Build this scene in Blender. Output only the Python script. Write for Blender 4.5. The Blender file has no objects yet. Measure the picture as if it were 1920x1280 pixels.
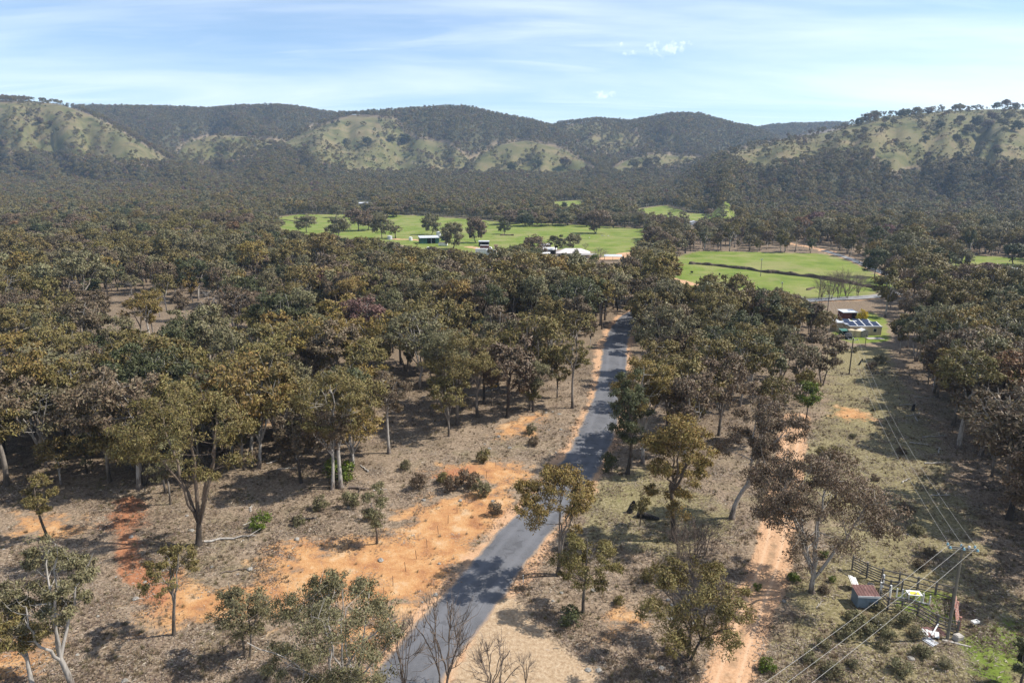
import bpy, math, random
import numpy as np
from mathutils import Vector

# ------------------------------------------------------------------ camera, sky, sun, exposure
SC = bpy.context.scene
COL = SC.collection
F, PITCH, CH = 1280.0, math.radians(13.4), 45.0
cP, sP = math.cos(PITCH), math.sin(PITCH)
cam = bpy.data.objects.new('camera', bpy.data.cameras.new('camera'))
COL.objects.link(cam)
cam.location = (0, 0, CH)
cam.rotation_euler = (math.pi / 2 - PITCH, 0, 0)
cam.data.lens, cam.data.sensor_width = 24.0, 36.0
cam.data.clip_start, cam.data.clip_end = 0.5, 20000
SC.camera = cam

SUN_EL, SUN_AZ = math.radians(50), math.radians(86)       # azimuth clockwise from +Y
world = bpy.data.worlds.new('World'); SC.world = world; world.use_nodes = True
wn, wl = world.node_tree.nodes, world.node_tree.links
wn.clear()
w_out = wn.new('ShaderNodeOutputWorld'); w_bg = wn.new('ShaderNodeBackground')
w_sky = wn.new('ShaderNodeTexSky'); w_sky.sky_type = 'NISHITA'; w_sky.sun_disc = False
w_sky.sun_elevation, w_sky.sun_rotation = SUN_EL, SUN_AZ
w_sky.altitude = 400; w_sky.air_density = 1.0; w_sky.dust_density = 0.25; w_sky.ozone_density = 3.5
w_bg.inputs['Strength'].default_value = 0.118
def wnode(t, **k):
    n = wn.new(t)
    for a, b in k.items(): setattr(n, a, b)
    return n
def wmath(op, a, b=None, clamp=False):
    n = wnode('ShaderNodeMath', operation=op, use_clamp=clamp)
    for i, s in enumerate((a, b)):
        if s is None: continue
        if isinstance(s, (int, float)): n.inputs[i].default_value = s
        else: wl.new(s, n.inputs[i])
    return n.outputs[0]
tc = wnode('ShaderNodeTexCoord'); sep = wnode('ShaderNodeSeparateXYZ'); wl.new(tc.outputs['Generated'], sep.inputs[0])
zz = wmath('ADD', wmath('MAXIMUM', sep.outputs['Z'], 0.0), 0.10)
px_, py_ = wmath('DIVIDE', sep.outputs['X'], zz), wmath('DIVIDE', sep.outputs['Y'], zz)
def cirrus(sx, sy, rot, lo, hi, detail, dist, off):
    cmb = wnode('ShaderNodeCombineXYZ'); wl.new(px_, cmb.inputs[0]); wl.new(py_, cmb.inputs[1])
    mp = wnode('ShaderNodeMapping'); wl.new(cmb.outputs[0], mp.inputs['Vector'])
    mp.inputs['Rotation'].default_value = (0, 0, rot); mp.inputs['Scale'].default_value = (sx, sy, 1)
    mp.inputs['Location'].default_value = (off, off * 1.7, 0)
    nz = wnode('ShaderNodeTexNoise'); wl.new(mp.outputs[0], nz.inputs['Vector'])
    nz.inputs['Scale'].default_value = 1; nz.inputs['Detail'].default_value = detail
    nz.inputs['Roughness'].default_value = 0.58; nz.inputs['Distortion'].default_value = dist
    mr = wnode('ShaderNodeMapRange', interpolation_type='SMOOTHSTEP'); wl.new(nz.outputs['Fac'], mr.inputs['Value'])
    mr.inputs['From Min'].default_value, mr.inputs['From Max'].default_value = lo, hi
    return mr.outputs[0]
c1 = cirrus(0.16, 0.62, 0.22, 0.36, 0.76, 6, 0.6, 3.1)
c2 = cirrus(0.40, 1.7, -0.16, 0.40, 0.84, 7, 1.0, 7.7)
cl = wmath('MAXIMUM', wmath('MULTIPLY', c1, 0.62), wmath('MULTIPLY', c2, 0.5))
# two little fair-weather puffs among the cirrus
def puff(u, v, ru, rv):
    d = Vector(((u - 960) / F, cP + (640 - v) / F * sP, -sP + (640 - v) / F * cP)).normalized()
    def ax(o, c, r): return wmath('DIVIDE', wmath('SUBTRACT', o, c), r)
    q = wmath('ADD', wmath('POWER', wmath('ABSOLUTE', ax(sep.outputs['X'], d.x, ru / F)), 2.0),
              wmath('POWER', wmath('ABSOLUTE', ax(sep.outputs['Z'], d.z, rv / F)), 2.0))
    nz = wnode('ShaderNodeTexNoise'); wl.new(tc.outputs['Generated'], nz.inputs['Vector'])
    nz.inputs['Scale'].default_value = 95; nz.inputs['Detail'].default_value = 7; nz.inputs['Roughness'].default_value = 0.6
    s = wmath('ADD', wmath('SUBTRACT', 0.75, q), wmath('MULTIPLY', wmath('SUBTRACT', nz.outputs['Fac'], 0.5), 4.2))
    return wmath('MULTIPLY', wmath('MINIMUM', wmath('MAXIMUM', wmath('MULTIPLY', s, 0.6), 0.0), 1.0), 0.85)
for a in ((1246, 88, 52, 19), (1126, 177, 28, 11), (1166, 86, 34, 7), (1184, 99, 20, 7)):
    cl = wmath('MAXIMUM', cl, puff(*a))
mixw = wnode('ShaderNodeMix', data_type='RGBA'); wl.new(cl, mixw.inputs['Factor'])
wl.new(w_sky.outputs[0], mixw.inputs[6]); mixw.inputs[7].default_value = (8.6, 8.9, 9.3, 1)
wl.new(mixw.outputs[2], w_bg.inputs['Color']); wl.new(w_bg.outputs[0], w_out.inputs['Surface'])

sun = bpy.data.objects.new('sun', bpy.data.lights.new('sun', 'SUN')); COL.objects.link(sun)
sun.data.energy, sun.data.angle, sun.data.color = 5.0, math.radians(0.53), (1.0, 0.955, 0.88)
sd = Vector((math.sin(SUN_AZ) * math.cos(SUN_EL), math.cos(SUN_AZ) * math.cos(SUN_EL), math.sin(SUN_EL)))
sun.rotation_euler = sd.to_track_quat('Z', 'Y').to_euler(); sun.location = (200, 0, 300)
SC.view_settings.view_transform, SC.view_settings.look = 'Standard', 'None'
SC.view_settings.exposure, SC.view_settings.gamma = 0.55, 1.0
SC.view_settings.use_curve_mapping = False
SC.render.engine = 'CYCLES'
cy = SC.cycles
cy.max_bounces, cy.diffuse_bounces, cy.glossy_bounces, cy.transmission_bounces, cy.volume_bounces = 5, 3, 2, 3, 1
cy.transparent_max_bounces = 6; cy.use_denoising = True; cy.caustics_reflective = cy.caustics_refractive = False

# ------------------------------------------------------------------ numpy helpers
RNG = np.random.default_rng(7); random.seed(7)
def vnoise(x, y, seed=0):
    x = np.asarray(x, float); y = np.asarray(y, float)
    xi, yi = np.floor(x).astype(np.int64), np.floor(y).astype(np.int64)
    fx, fy = x - xi, y - yi
    fx, fy = fx * fx * (3 - 2 * fx), fy * fy * (3 - 2 * fy)
    def h(a, b):
        n = (a * 374761393 + b * 668265263 + seed * 982451653) & 0xffffffff
        n = ((n ^ (n >> 13)) * 1274126177) & 0xffffffff
        return ((n ^ (n >> 16)) & 0xffff) / 65535.0
    return (h(xi, yi) * (1 - fx) + h(xi + 1, yi) * fx) * (1 - fy) + (h(xi, yi + 1) * (1 - fx) + h(xi + 1, yi + 1) * fx) * fy
def fbm(x, y, seed=0, o=4):
    s, a, t = 0, 0.5, 0
    for i in range(o):
        s = s + a * vnoise(x * 2 ** i, y * 2 ** i, seed + i); t += a; a *= 0.5
    return s / t
def sstep(a, b, x):
    t = np.clip((np.asarray(x, float) - a) / (b - a), 0, 1); return t * t * (3 - 2 * t)
def project(x, y, z):
    Zc = y * cP + (CH - z) * sP
    Zc = np.maximum(Zc, 0.1)
    return 960 + F * x / Zc, 640 - F * (y * sP + (z - CH) * cP) / Zc

# ------------------------------------------------------------------ terrain height
LAYERS = []
def layer(pts, wf, wb=500):
    A, Z, Y = [], [], []
    for u, v, y in pts:
        k = (640 - v) / F
        z = CH + y * (k * cP - sP) / (cP + k * sP)
        Zc = y * cP + (CH - z) * sP
        A.append((u - 960) / F * Zc / y); Z.append(z); Y.append(y)
    LAYERS.append((np.array(A), np.array(Z), np.array(Y), wf, wb))
layer([(-700,195,1900),(0,188,1900),(60,190,1900),(110,195,1880),(180,218,1850),(240,250,1800),(300,287,1750),(335,310,1700)], 480)
layer([(-700,195,2700),(100,194,2700),(250,202,2700),(400,206,2700),(470,199,2650),(520,196,2650),(560,204,2700),(615,214,2750),
       (700,216,2800),(900,228,2800),(1050,243,2900),(1400,246,3000),(1450,238,3000),(1500,235,3000),(1570,233,3000),(1650,238,3000),(2600,243,3000)], 800)
layer([(495,300,1850),(540,264,2000),(600,233,2150),(650,217,2250),(750,210,2300),(830,204,2350),(880,205,2350),(930,217,2350),(1000,230,2350),
       (1060,248,2300),(1120,278,2200),(1160,305,2000)], 620)
layer([(960,305,2000),(1000,255,2300),(1050,234,2400),(1120,226,2400),(1180,231,2400),(1210,226,2350),(1260,217,2350),(1310,218,2350),
       (1350,230,2350),(1410,243,2350),(1500,280,2200)], 650)
layer([(865,328,1720),(900,292,1800),(940,271,1850),(990,263,1850),(1060,281,1800),(1130,324,1700)], 190, 200)
layer([(1125,323,1690),(1180,298,1750),(1230,289,1780),(1310,294,1780),(1365,318,1700)], 140, 200)
layer([(315,314,1760),(345,271,1850),(400,253,1900),(460,256,1900),(530,276,1850),(565,305,1750)], 210, 250)
layer([(1325,312,1380),(1370,287,1420),(1420,273,1450),(1500,258,1500),(1560,247,1500),(1600,234,1500),(1650,221,1500),(1700,215,1500),
       (1750,210,1500),(1800,207,1500),(1850,205,1500),(1920,205,1500),(2600,200,1500)], 620)
def height(x, y):
    x = np.asarray(x, float); y = np.asarray(y, float)
    yy = np.maximum(y, 1.0); a = x / yy
    far = sstep(150, 600, y)
    base = 0.5 * (fbm(x / 38, y / 38, 3, 3) - 0.5) * 2 * (1 - far) + far * 3.0 * (fbm(x / 170, y / 170, 5, 3) - 0.5)
    base = base + 10 * sstep(650, 1050, y) + 46 * sstep(950, 1900, y)
    # shallow gully banks cut in the clay
    h = base
    for i, (A, Z, Y, wf, wb) in enumerate(LAYERS):
        zc = np.interp(a, A, Z); yc = np.interp(a, A, Y)
        edge = sstep(A[0] - 0.045, A[0], a) * (1 - sstep(A[-1], A[-1] + 0.06, a))
        warp = (fbm(a * 26 + i * 9, y / 420, 20 + i, 4) - 0.5)
        s = (yc - y) / (wf * (1 + 0.9 * warp))
        sf = np.clip(s, 0, 1); sb = np.clip((y - yc) / wb, 0, 1)
        pf = 0.45 * (1 - sf) + 0.55 * (0.5 + 0.5 * np.cos(np.pi * sf))
        pb = 0.5 + 0.5 * np.cos(np.pi * sb)
        pr = np.where(y <= yc, pf, pb) * edge
        g = (fbm(a * 45 + 3 * i, y / 260, 40 + i, 4) - 0.5) * (9 if i == 7 else 24) * np.clip(sf * 4, 0, 1) * (1 - sf) * edge
        z = base + (zc - base) * pr + g
        z = np.where(edge > 0, z, -500)
        d = np.clip((z - h) / 8.0, -30, 30)
        h = np.where(pr > 0, h + 8.0 * np.log1p(np.exp(d)) - 8.0 * math.log(2) * np.exp(-np.abs(d)), h)
    return h
def ground_at(u, v):
    """world point of the ground seen at photo position u, v"""
    k = (640 - v) / F
    d = np.array(((u - 960) / F, cP + k * sP, -sP + k * cP))
    t = np.geomspace(30, 4200, 900)
    X, Yv, Zv = d[0] * t, d[1] * t, CH + d[2] * t
    below = Zv < height(X, Yv)
    i = int(np.argmax(below)) if below.any() else len(t) - 1
    lo, hi = t[max(i - 1, 0)], t[i]
    for _ in range(18):
        m = 0.5 * (lo + hi)
        if CH + d[2] * m < height(d[0] * m, d[1] * m): hi = m
        else: lo = m
    return Vector((d[0] * hi, d[1] * hi, float(height(d[0] * hi, d[1] * hi))))
def gz(x, y): return float(height(x, y))
def px_per_m(p): return F / (p[1] * cP + (CH - p[2]) * sP)
def height_for(p, vtop):
    k = (640 - vtop) / F
    return CH + p[1] * (k * cP - sP) / (cP + k * sP) - p[2]
def inside(poly, x, y):
    x = np.asarray(x, float); y = np.asarray(y, float); r = np.zeros(x.shape, bool); n = len(poly)
    for i in range(n):
        (x0, y0), (x1, y1) = poly[i], poly[(i + 1) % n]
        if y0 == y1: continue
        c = ((y0 > y) != (y1 > y)) & (x < (x1 - x0) * (y - y0) / (y1 - y0) + x0)
        r ^= c
    return r
def segdist(pts, x, y, closed=False):
    d = np.full(np.shape(x), 1e9); n = len(pts)
    for i in range(n if closed else n - 1):
        (x0, y0), (x1, y1) = pts[i], pts[(i + 1) % n]
        dx, dy = x1 - x0, y1 - y0; L = dx * dx + dy * dy + 1e-9
        t = np.clip(((x - x0) * dx + (y - y0) * dy) / L, 0, 1)
        d = np.minimum(d, np.hypot(x - x0 - t * dx, y - y0 - t * dy))
    return d
def to_ground(poly): return [tuple(ground_at(u, v)[:2]) for u, v in poly]
def polymask(poly, x, y, soft):
    """1 inside a ground polygon, fading to 0 over soft metres on both sides of its edge"""
    d = segdist(poly, x, y, True); s = np.where(inside(poly, x, y), d, -d)
    return np.clip(0.5 + 0.5 * s / soft, 0, 1)

# ------------------------------------------------------------------ materials
MATS = {}
def new_mat(name):
    m = bpy.data.materials.new(name); m.use_nodes = True
    nt = m.node_tree; b = nt.nodes['Principled BSDF']
    b.inputs['Specular IOR Level'].default_value = 0.25
    MATS[name] = m
    return m, nt, b
def nmath(nt, op, a, b=None, clamp=False):
    n = nt.nodes.new('ShaderNodeMath'); n.operation = op; n.use_clamp = clamp
    for i, s in enumerate((a, b)):
        if s is None: continue
        if isinstance(s, (int, float)): n.inputs[i].default_value = s
        else: nt.links.new(s, n.inputs[i])
    return n.outputs[0]
def nnoise(nt, scale, detail=4, rough=0.55, vec=None, dist=0):
    n = nt.nodes.new('ShaderNodeTexNoise')
    n.inputs['Scale'].default_value = scale; n.inputs['Detail'].default_value = detail
    n.inputs['Roughness'].default_value = rough; n.inputs['Distortion'].default_value = dist
    if vec is None:
        g = nt.nodes.new('ShaderNodeNewGeometry'); vec = g.outputs['Position']
    nt.links.new(vec, n.inputs['Vector'])
    return n.outputs['Fac']
def nmix(nt, fac, a, b, blend='MIX'):
    n = nt.nodes.new('ShaderNodeMix'); n.data_type = 'RGBA'; n.blend_type = blend
    for i, s in ((0, fac), (6, a), (7, b)):
        if isinstance(s, (int, float)): n.inputs[i].default_value = s
        elif isinstance(s, tuple): n.inputs[i].default_value = (*s[:3], 1)
        else: nt.links.new(s, n.inputs[i])
    return n.outputs[2]
def nramp(nt, fac, stops):
    n = nt.nodes.new('ShaderNodeValToRGB'); e = n.color_ramp.elements
    while len(e) < len(stops): e.new(0.5)
    for el, (p, c) in zip(e, stops): el.position = p; el.color = (*c, 1)
    nt.links.new(fac, n.inputs[0]); return n.outputs[0]
def nrange(nt, v, a, b, c=0.0, d=1.0, smooth=True):
    n = nt.nodes.new('ShaderNodeMapRange'); n.interpolation_type = 'SMOOTHSTEP' if smooth else 'LINEAR'
    nt.links.new(v, n.inputs[0])
    for i, s in enumerate((a, b, c, d)): n.inputs[i + 1].default_value = s
    return n.outputs[0]
def nbump(nt, b, h, strength, dist):
    n = nt.nodes.new('ShaderNodeBump'); n.inputs['Strength'].default_value = strength
    n.inputs['Distance'].default_value = dist; nt.links.new(h, n.inputs['Height']); nt.links.new(n.outputs[0], b.inputs['Normal'])
def plain(name, col, rough=0.7, var=0.25, scale=3.0, metal=0.0, wear=None, wear_amt=0.0):
    """painted / bare surface with blotchy variation and optional wear colour"""
    m, nt, b = new_mat(name)
    n = nnoise(nt, scale, 5, 0.65)
    lo = tuple(c * (1 - var) for c in col); hi = tuple(min(1, c * (1 + var)) for c in col)
    c = nramp(nt, n, [(0.3, lo), (0.7, hi)])
    if wear:
        w = nrange(nt, nnoise(nt, scale * 2.3, 6, 0.7), 0.62 - wear_amt * 0.3, 0.70 - wear_amt * 0.3)
        c = nmix(nt, w, c, wear)
    nt.links.new(c, b.inputs['Base Color']); b.inputs['Roughness'].default_value = rough; b.inputs['Metallic'].default_value = metal
    nbump(nt, b, n, 0.15, 0.03)
    return m

def ground_material():
    m, nt, b = new_mat('ground_soil')
    g = nt.nodes.new('ShaderNodeNewGeometry'); P = g.outputs['Position']
    def attr(nm):
        a = nt.nodes.new('ShaderNodeAttribute'); a.attribute_name = nm
        s = nt.nodes.new('ShaderNodeSeparateColor'); nt.links.new(a.outputs['Color'], s.inputs[0]); return s.outputs
    za, zb, zc = attr('zone_a'), attr('zone_b'), attr('zone_c')
    n_big = nnoise(nt, 0.035, 4, 0.6, P); n_mid = nnoise(nt, 0.35, 6, 0.65, P)
    n_fine = nnoise(nt, 2.6, 6, 0.75, P); n_speck = nnoise(nt, 7.0, 3, 0.7, P)
    n_hill = nnoise(nt, 0.02, 6, 0.65, P); n_brk = nnoise(nt, 0.11, 5, 0.6, P)
    def mask(a, w=0.9, lo=0.32, hi=0.68):
        s = nmath(nt, 'ADD', a, nmath(nt, 'MULTIPLY', nmath(nt, 'SUBTRACT', n_mid, 0.5), w * 1.5))
        s = nmath(nt, 'ADD', s, nmath(nt, 'MULTIPLY', nmath(nt, 'SUBTRACT', n_brk, 0.5), w * 1.6))
        s = nmath(nt, 'ADD', s, nmath(nt, 'MULTIPLY', nmath(nt, 'SUBTRACT', n_fine, 0.5), w * 0.6))
        return nmath(nt, 'MULTIPLY', nrange(nt, s, lo, hi), nrange(nt, a, 0.0, 0.08))
    # dry grass, bark and leaf litter
    dry = nramp(nt, n_fine, [(0.34, (0.085, 0.062, 0.042)), (0.46, (0.20, 0.148, 0.10)), (0.56, (0.275, 0.205, 0.142)), (0.68, (0.40, 0.32, 0.235))])
    grs = nramp(nt, n_fine, [(0.35, (0.055, 0.054, 0.024)), (0.5, (0.15, 0.132, 0.066)), (0.66, (0.255, 0.215, 0.13))])
    c = nmix(nt, nrange(nt, nmath(nt, 'ADD', nmath(nt, 'MULTIPLY', n_big, 0.6), nmath(nt, 'MULTIPLY', n_mid, 0.4)), 0.50, 0.64, 0.0, 0.6), dry, grs)
    # khaki grass of the open corridor
    kh = nramp(nt, n_fine, [(0.35, (0.085, 0.072, 0.034)), (0.5, (0.20, 0.168, 0.084)), (0.66, (0.32, 0.27, 0.165))])
    c = nmix(nt, mask(zc[0], 0.8), c, kh)
    # hill grass, seen from far: khaki to pale green with bare rock flecks
    hg = nramp(nt, n_hill, [(0.36, (0.075, 0.078, 0.030)), (0.48, (0.130, 0.118, 0.052)), (0.60, (0.18, 0.145, 0.076))])
    hg = nmix(nt, nrange(nt, nnoise(nt, 0.11, 5, 0.7, P), 0.55, 0.72, 0, 0.55), hg, (0.05, 0.06, 0.03))
    hg = nmix(nt, nrange(nt, nnoise(nt, 0.16, 4, 0.7, P), 0.66, 0.74, 0, 0.6), hg, (0.30, 0.27, 0.22))
    hg = nmix(nt, nrange(nt, nnoise(nt, 0.0065, 5, 0.6, P, 0.6), 0.42, 0.60, 0, 0.4), hg, (0.085, 0.092, 0.036))
    hg = nmix(nt, nrange(nt, nnoise(nt, 0.013, 5, 0.7, P, 1.2), 0.54, 0.66, 0, 0.55), hg, (0.185, 0.132, 0.078))
    c = nmix(nt, mask(zb[1], 0.5), c, hg)
    # lush paddock grass
    pg = nramp(nt, nnoise(nt, 0.06, 6, 0.62, P), [(0.34, (0.105, 0.145, 0.022)), (0.48, (0.155, 0.195, 0.034)), (0.64, (0.235, 0.230, 0.075))])
    pg = nmix(nt, nrange(nt, n_fine, 0.3, 0.7, 0, 0.35), pg, (0.08, 0.13, 0.02))
    pg = nmix(nt, nrange(nt, nnoise(nt, 0.022, 6, 0.65, P, 0.8), 0.47, 0.64, 0, 0.65), pg, (0.225, 0.205, 0.085))
    pg = nmix(nt, nrange(nt, nnoise(nt, 0.15, 5, 0.7, P, 0.5), 0.62, 0.72, 0, 0.5), pg, (0.21, 0.165, 0.095))
    c = nmix(nt, mask(za[1], 0.85), c, pg)
    # woodland floor: bark, twigs and dark leaf litter
    lit = nramp(nt, n_fine, [(0.34, (0.07, 0.05, 0.034)), (0.5, (0.165, 0.122, 0.082)), (0.66, (0.29, 0.225, 0.155))])
    c = nmix(nt, mask(zb[2], 0.9), c, lit)
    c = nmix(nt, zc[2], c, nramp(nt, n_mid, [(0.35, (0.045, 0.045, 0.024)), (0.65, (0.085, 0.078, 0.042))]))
    # clay
    clay = nramp(nt, n_mid, [(0.32, (0.27, 0.12, 0.055)), (0.45, (0.385, 0.19, 0.08)), (0.56, (0.45, 0.245, 0.105)), (0.68, (0.49, 0.33, 0.19))])
    clay = nmix(nt, nrange(nt, n_speck, 0.55, 0.72, 0, 0.6), clay, (0.60, 0.46, 0.30))
    clay = nmix(nt, nrange(nt, n_fine, 0.55, 0.75, 0, 0.5), clay, (0.22, 0.105, 0.05))
    c = nmix(nt, mask(za[0], 1.1), c, clay)
    red = nramp(nt, n_fine, [(0.3, (0.22, 0.085, 0.04)), (0.55, (0.36, 0.16, 0.08)), (0.8, (0.45, 0.26, 0.15))])
    c = nmix(nt, mask(zc[1], 0.9), c, red)
    # track dirt and pale gravel
    trk = nramp(nt, n_fine, [(0.25, (0.34, 0.195, 0.105)), (0.5, (0.47, 0.285, 0.165)), (0.8, (0.56, 0.385, 0.25))])
    c = nmix(nt, mask(za[2], 0.8), c, trk)
    gv = nramp(nt, n_fine, [(0.36, (0.27, 0.185, 0.11)), (0.5, (0.375, 0.27, 0.17)), (0.66, (0.47, 0.36, 0.245))])
    c = nmix(nt, mask(zb[0], 0.7), c, gv)
    # pale twigs and stones flecked through everything nearby
    fl = nrange(nt, nnoise(nt, 3.6, 2, 0.9, P, 1.5), 0.69, 0.75, 0, 0.55)
    c = nmix(nt, fl, c, (0.42, 0.37, 0.30))
    dk = nrange(nt, nnoise(nt, 2.1, 3, 0.85, P, 1.0), 0.66, 0.75, 0, 0.5)
    c = nmix(nt, nmath(nt, 'MULTIPLY', dk, nmath(nt, 'SUBTRACT', 1.0, nmath(nt, 'MAXIMUM', za[1], nmath(nt, 'MAXIMUM', za[2], zb[0])))), c, (0.06, 0.045, 0.03))
    nt.links.new(c, b.inputs['Base Color']); b.inputs['Roughness'].default_value = 0.95; b.inputs['Specular IOR Level'].default_value = 0.1
    hgt = nmath(nt, 'ADD', nmath(nt, 'MULTIPLY', n_mid, 1.5), n_fine)
    nbump(nt, b, hgt, 0.55, 0.25)
    return m

def leaf_material(name, instanced=False):
    m, nt, b = new_mat(name)
    if instanced:
        a = nt.nodes.new('ShaderNodeAttribute'); a.attribute_type = 'INSTANCER'; a.attribute_name = 'tint'; col = a.outputs['Color']
    else:
        col = nt.nodes.new('ShaderNodeObjectInfo').outputs['Color']
    rnd = nt.nodes.new('ShaderNodeNewGeometry').outputs['Random Per Island']
    k = nt.nodes.new('ShaderNodeMapRange'); nt.links.new(rnd, k.inputs[0]); k.inputs[3].default_value = 0.62; k.inputs[4].default_value = 1.4
    v = nt.nodes.new('ShaderNodeHueSaturation'); nt.links.new(col, v.inputs['Color']); nt.links.new(k.outputs[0], v.inputs['Value'])
    r2 = nmath(nt, 'FRACT', nmath(nt, 'MULTIPLY', rnd, 17.31))
    nt.links.new(nrange(nt, r2, 0, 1, 0.475, 0.515, False), v.inputs['Hue'])
    nt.links.new(v.outputs[0], b.inputs['Base Color'])
    b.inputs['Roughness'].default_value = 0.55; b.inputs['Specular IOR Level'].default_value = 0.22
    tr = nt.nodes.new('ShaderNodeBsdfTranslucent'); nt.links.new(v.outputs[0], tr.inputs['Color'])
    mx = nt.nodes.new('ShaderNodeMixShader'); mx.inputs[0].default_value = 0.14
    nt.links.new(b.outputs[0], mx.inputs[1]); nt.links.new(tr.outputs[0], mx.inputs[2])
    nt.links.new(mx.outputs[0], nt.nodes['Material Output'].inputs['Surface'])
    return m
def bark_material(name, pale, dark, lo=0.5, hi=3.5):
    m, nt, b = new_mat(name)
    tcn = nt.nodes.new('ShaderNodeTexCoord'); o = tcn.outputs['Object']
    s = nt.nodes.new('ShaderNodeSeparateXYZ'); nt.links.new(o, s.inputs[0])
    mp = nt.nodes.new('ShaderNodeMapping'); mp.inputs['Scale'].default_value = (2.5, 2.5, 0.7); nt.links.new(o, mp.inputs[0])
    n = nnoise(nt, 1.6, 5, 0.65, mp.outputs[0])
    hgt = nmath(nt, 'ADD', s.outputs['Z'], nmath(nt, 'MULTIPLY', nmath(nt, 'SUBTRACT', n, 0.5), 4.0))
    p = nramp(nt, n, [(0.3, tuple(c * 0.5 for c in pale)), (0.5, pale), (0.75, tuple(min(1, c * 1.25) for c in pale))])
    d = nramp(nt, n, [(0.3, tuple(c * 0.55 for c in dark)), (0.7, tuple(c * 1.4 for c in dark))])
    c = nmix(nt, nrange(nt, hgt, lo, hi), d, p)
    nt.links.new(c, b.inputs['Base Color']); b.inputs['Roughness'].default_value = 0.85; nbump(nt, b, n, 0.4, 0.08)
    return m
M_GROUND = ground_material()
M_LEAF, M_LEAFI = leaf_material('gum_leaf'), leaf_material('gum_leaf_far', True)
M_BARK = bark_material('gum_bark', (0.22, 0.19, 0.16), (0.085, 0.066, 0.05))
M_BARK2 = bark_material('pale_gum_bark', (0.33, 0.30, 0.265), (0.13, 0.10, 0.08), 0.3, 2.0)
M_DARKBARK = bark_material('rough_bark', (0.15, 0.115, 0.085), (0.05, 0.04, 0.032), 2.0, 8.0)
M_DEAD = plain('dead_wood', (0.36, 0.33, 0.29), 0.9, 0.4, 2.0)
M_TWIG = plain('bare_twig', (0.15, 0.115, 0.09), 0.9, 0.35, 2.0)
M_CHAR = plain('charred_wood', (0.018, 0.016, 0.015), 0.85, 0.6, 3.0, wear=(0.25, 0.23, 0.22), wear_amt=0.15)

# ------------------------------------------------------------------ object helpers
def mesh_from(name, verts, faces, mats, fmat=None, smooth=False):
    me = bpy.data.meshes.new(name)
    verts = np.asarray(verts, np.float32).reshape(-1, 3)
    fl = [np.asarray(f, np.int32) for f in (faces if isinstance(faces, list) else [faces])]
    # faces: list of arrays (n, k), grouped by face size
    me.vertices.add(len(verts)); me.vertices.foreach_set('co', verts.ravel())
    loops = np.concatenate([f.ravel() for f in fl]) if fl else np.zeros(0, np.int32)
    tot = np.concatenate([np.full(len(f), f.shape[1], np.int32) for f in fl])
    start = np.concatenate([[0], np.cumsum(tot)[:-1]]).astype(np.int32)
    me.loops.add(len(loops)); me.loops.foreach_set('vertex_index', loops.astype(np.int32))
    me.polygons.add(len(tot)); me.polygons.foreach_set('loop_start', start)
    if fmat is not None: me.polygons.foreach_set('material_index', np.asarray(fmat, np.int32))
    me.polygons.foreach_set('use_smooth', np.full(len(tot), smooth, bool))
    for m in (mats if isinstance(mats, (list, tuple)) else [mats]): me.materials.append(m)
    me.update(calc_edges=True)
    return me
def link(name, data, parent=None, loc=None):
    o = bpy.data.objects.new(name, data); COL.objects.link(o)
    if parent is not None: o.parent = parent
    if loc is not None: o.location = loc
    return o
def tag(o, label=None, cat=None, group=None, kind=None):
    if label: o['label'] = label
    if cat: o['category'] = cat
    if group: o['group'] = group
    if kind: o['kind'] = kind
    return o
def empty(name, loc, rz=0.0, label=None, cat=None, group=None):
    o = link(name, None, loc=loc); o.rotation_euler = (0, 0, rz); o.empty_display_size = 0.3
    return tag(o, label, cat, group)
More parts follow.
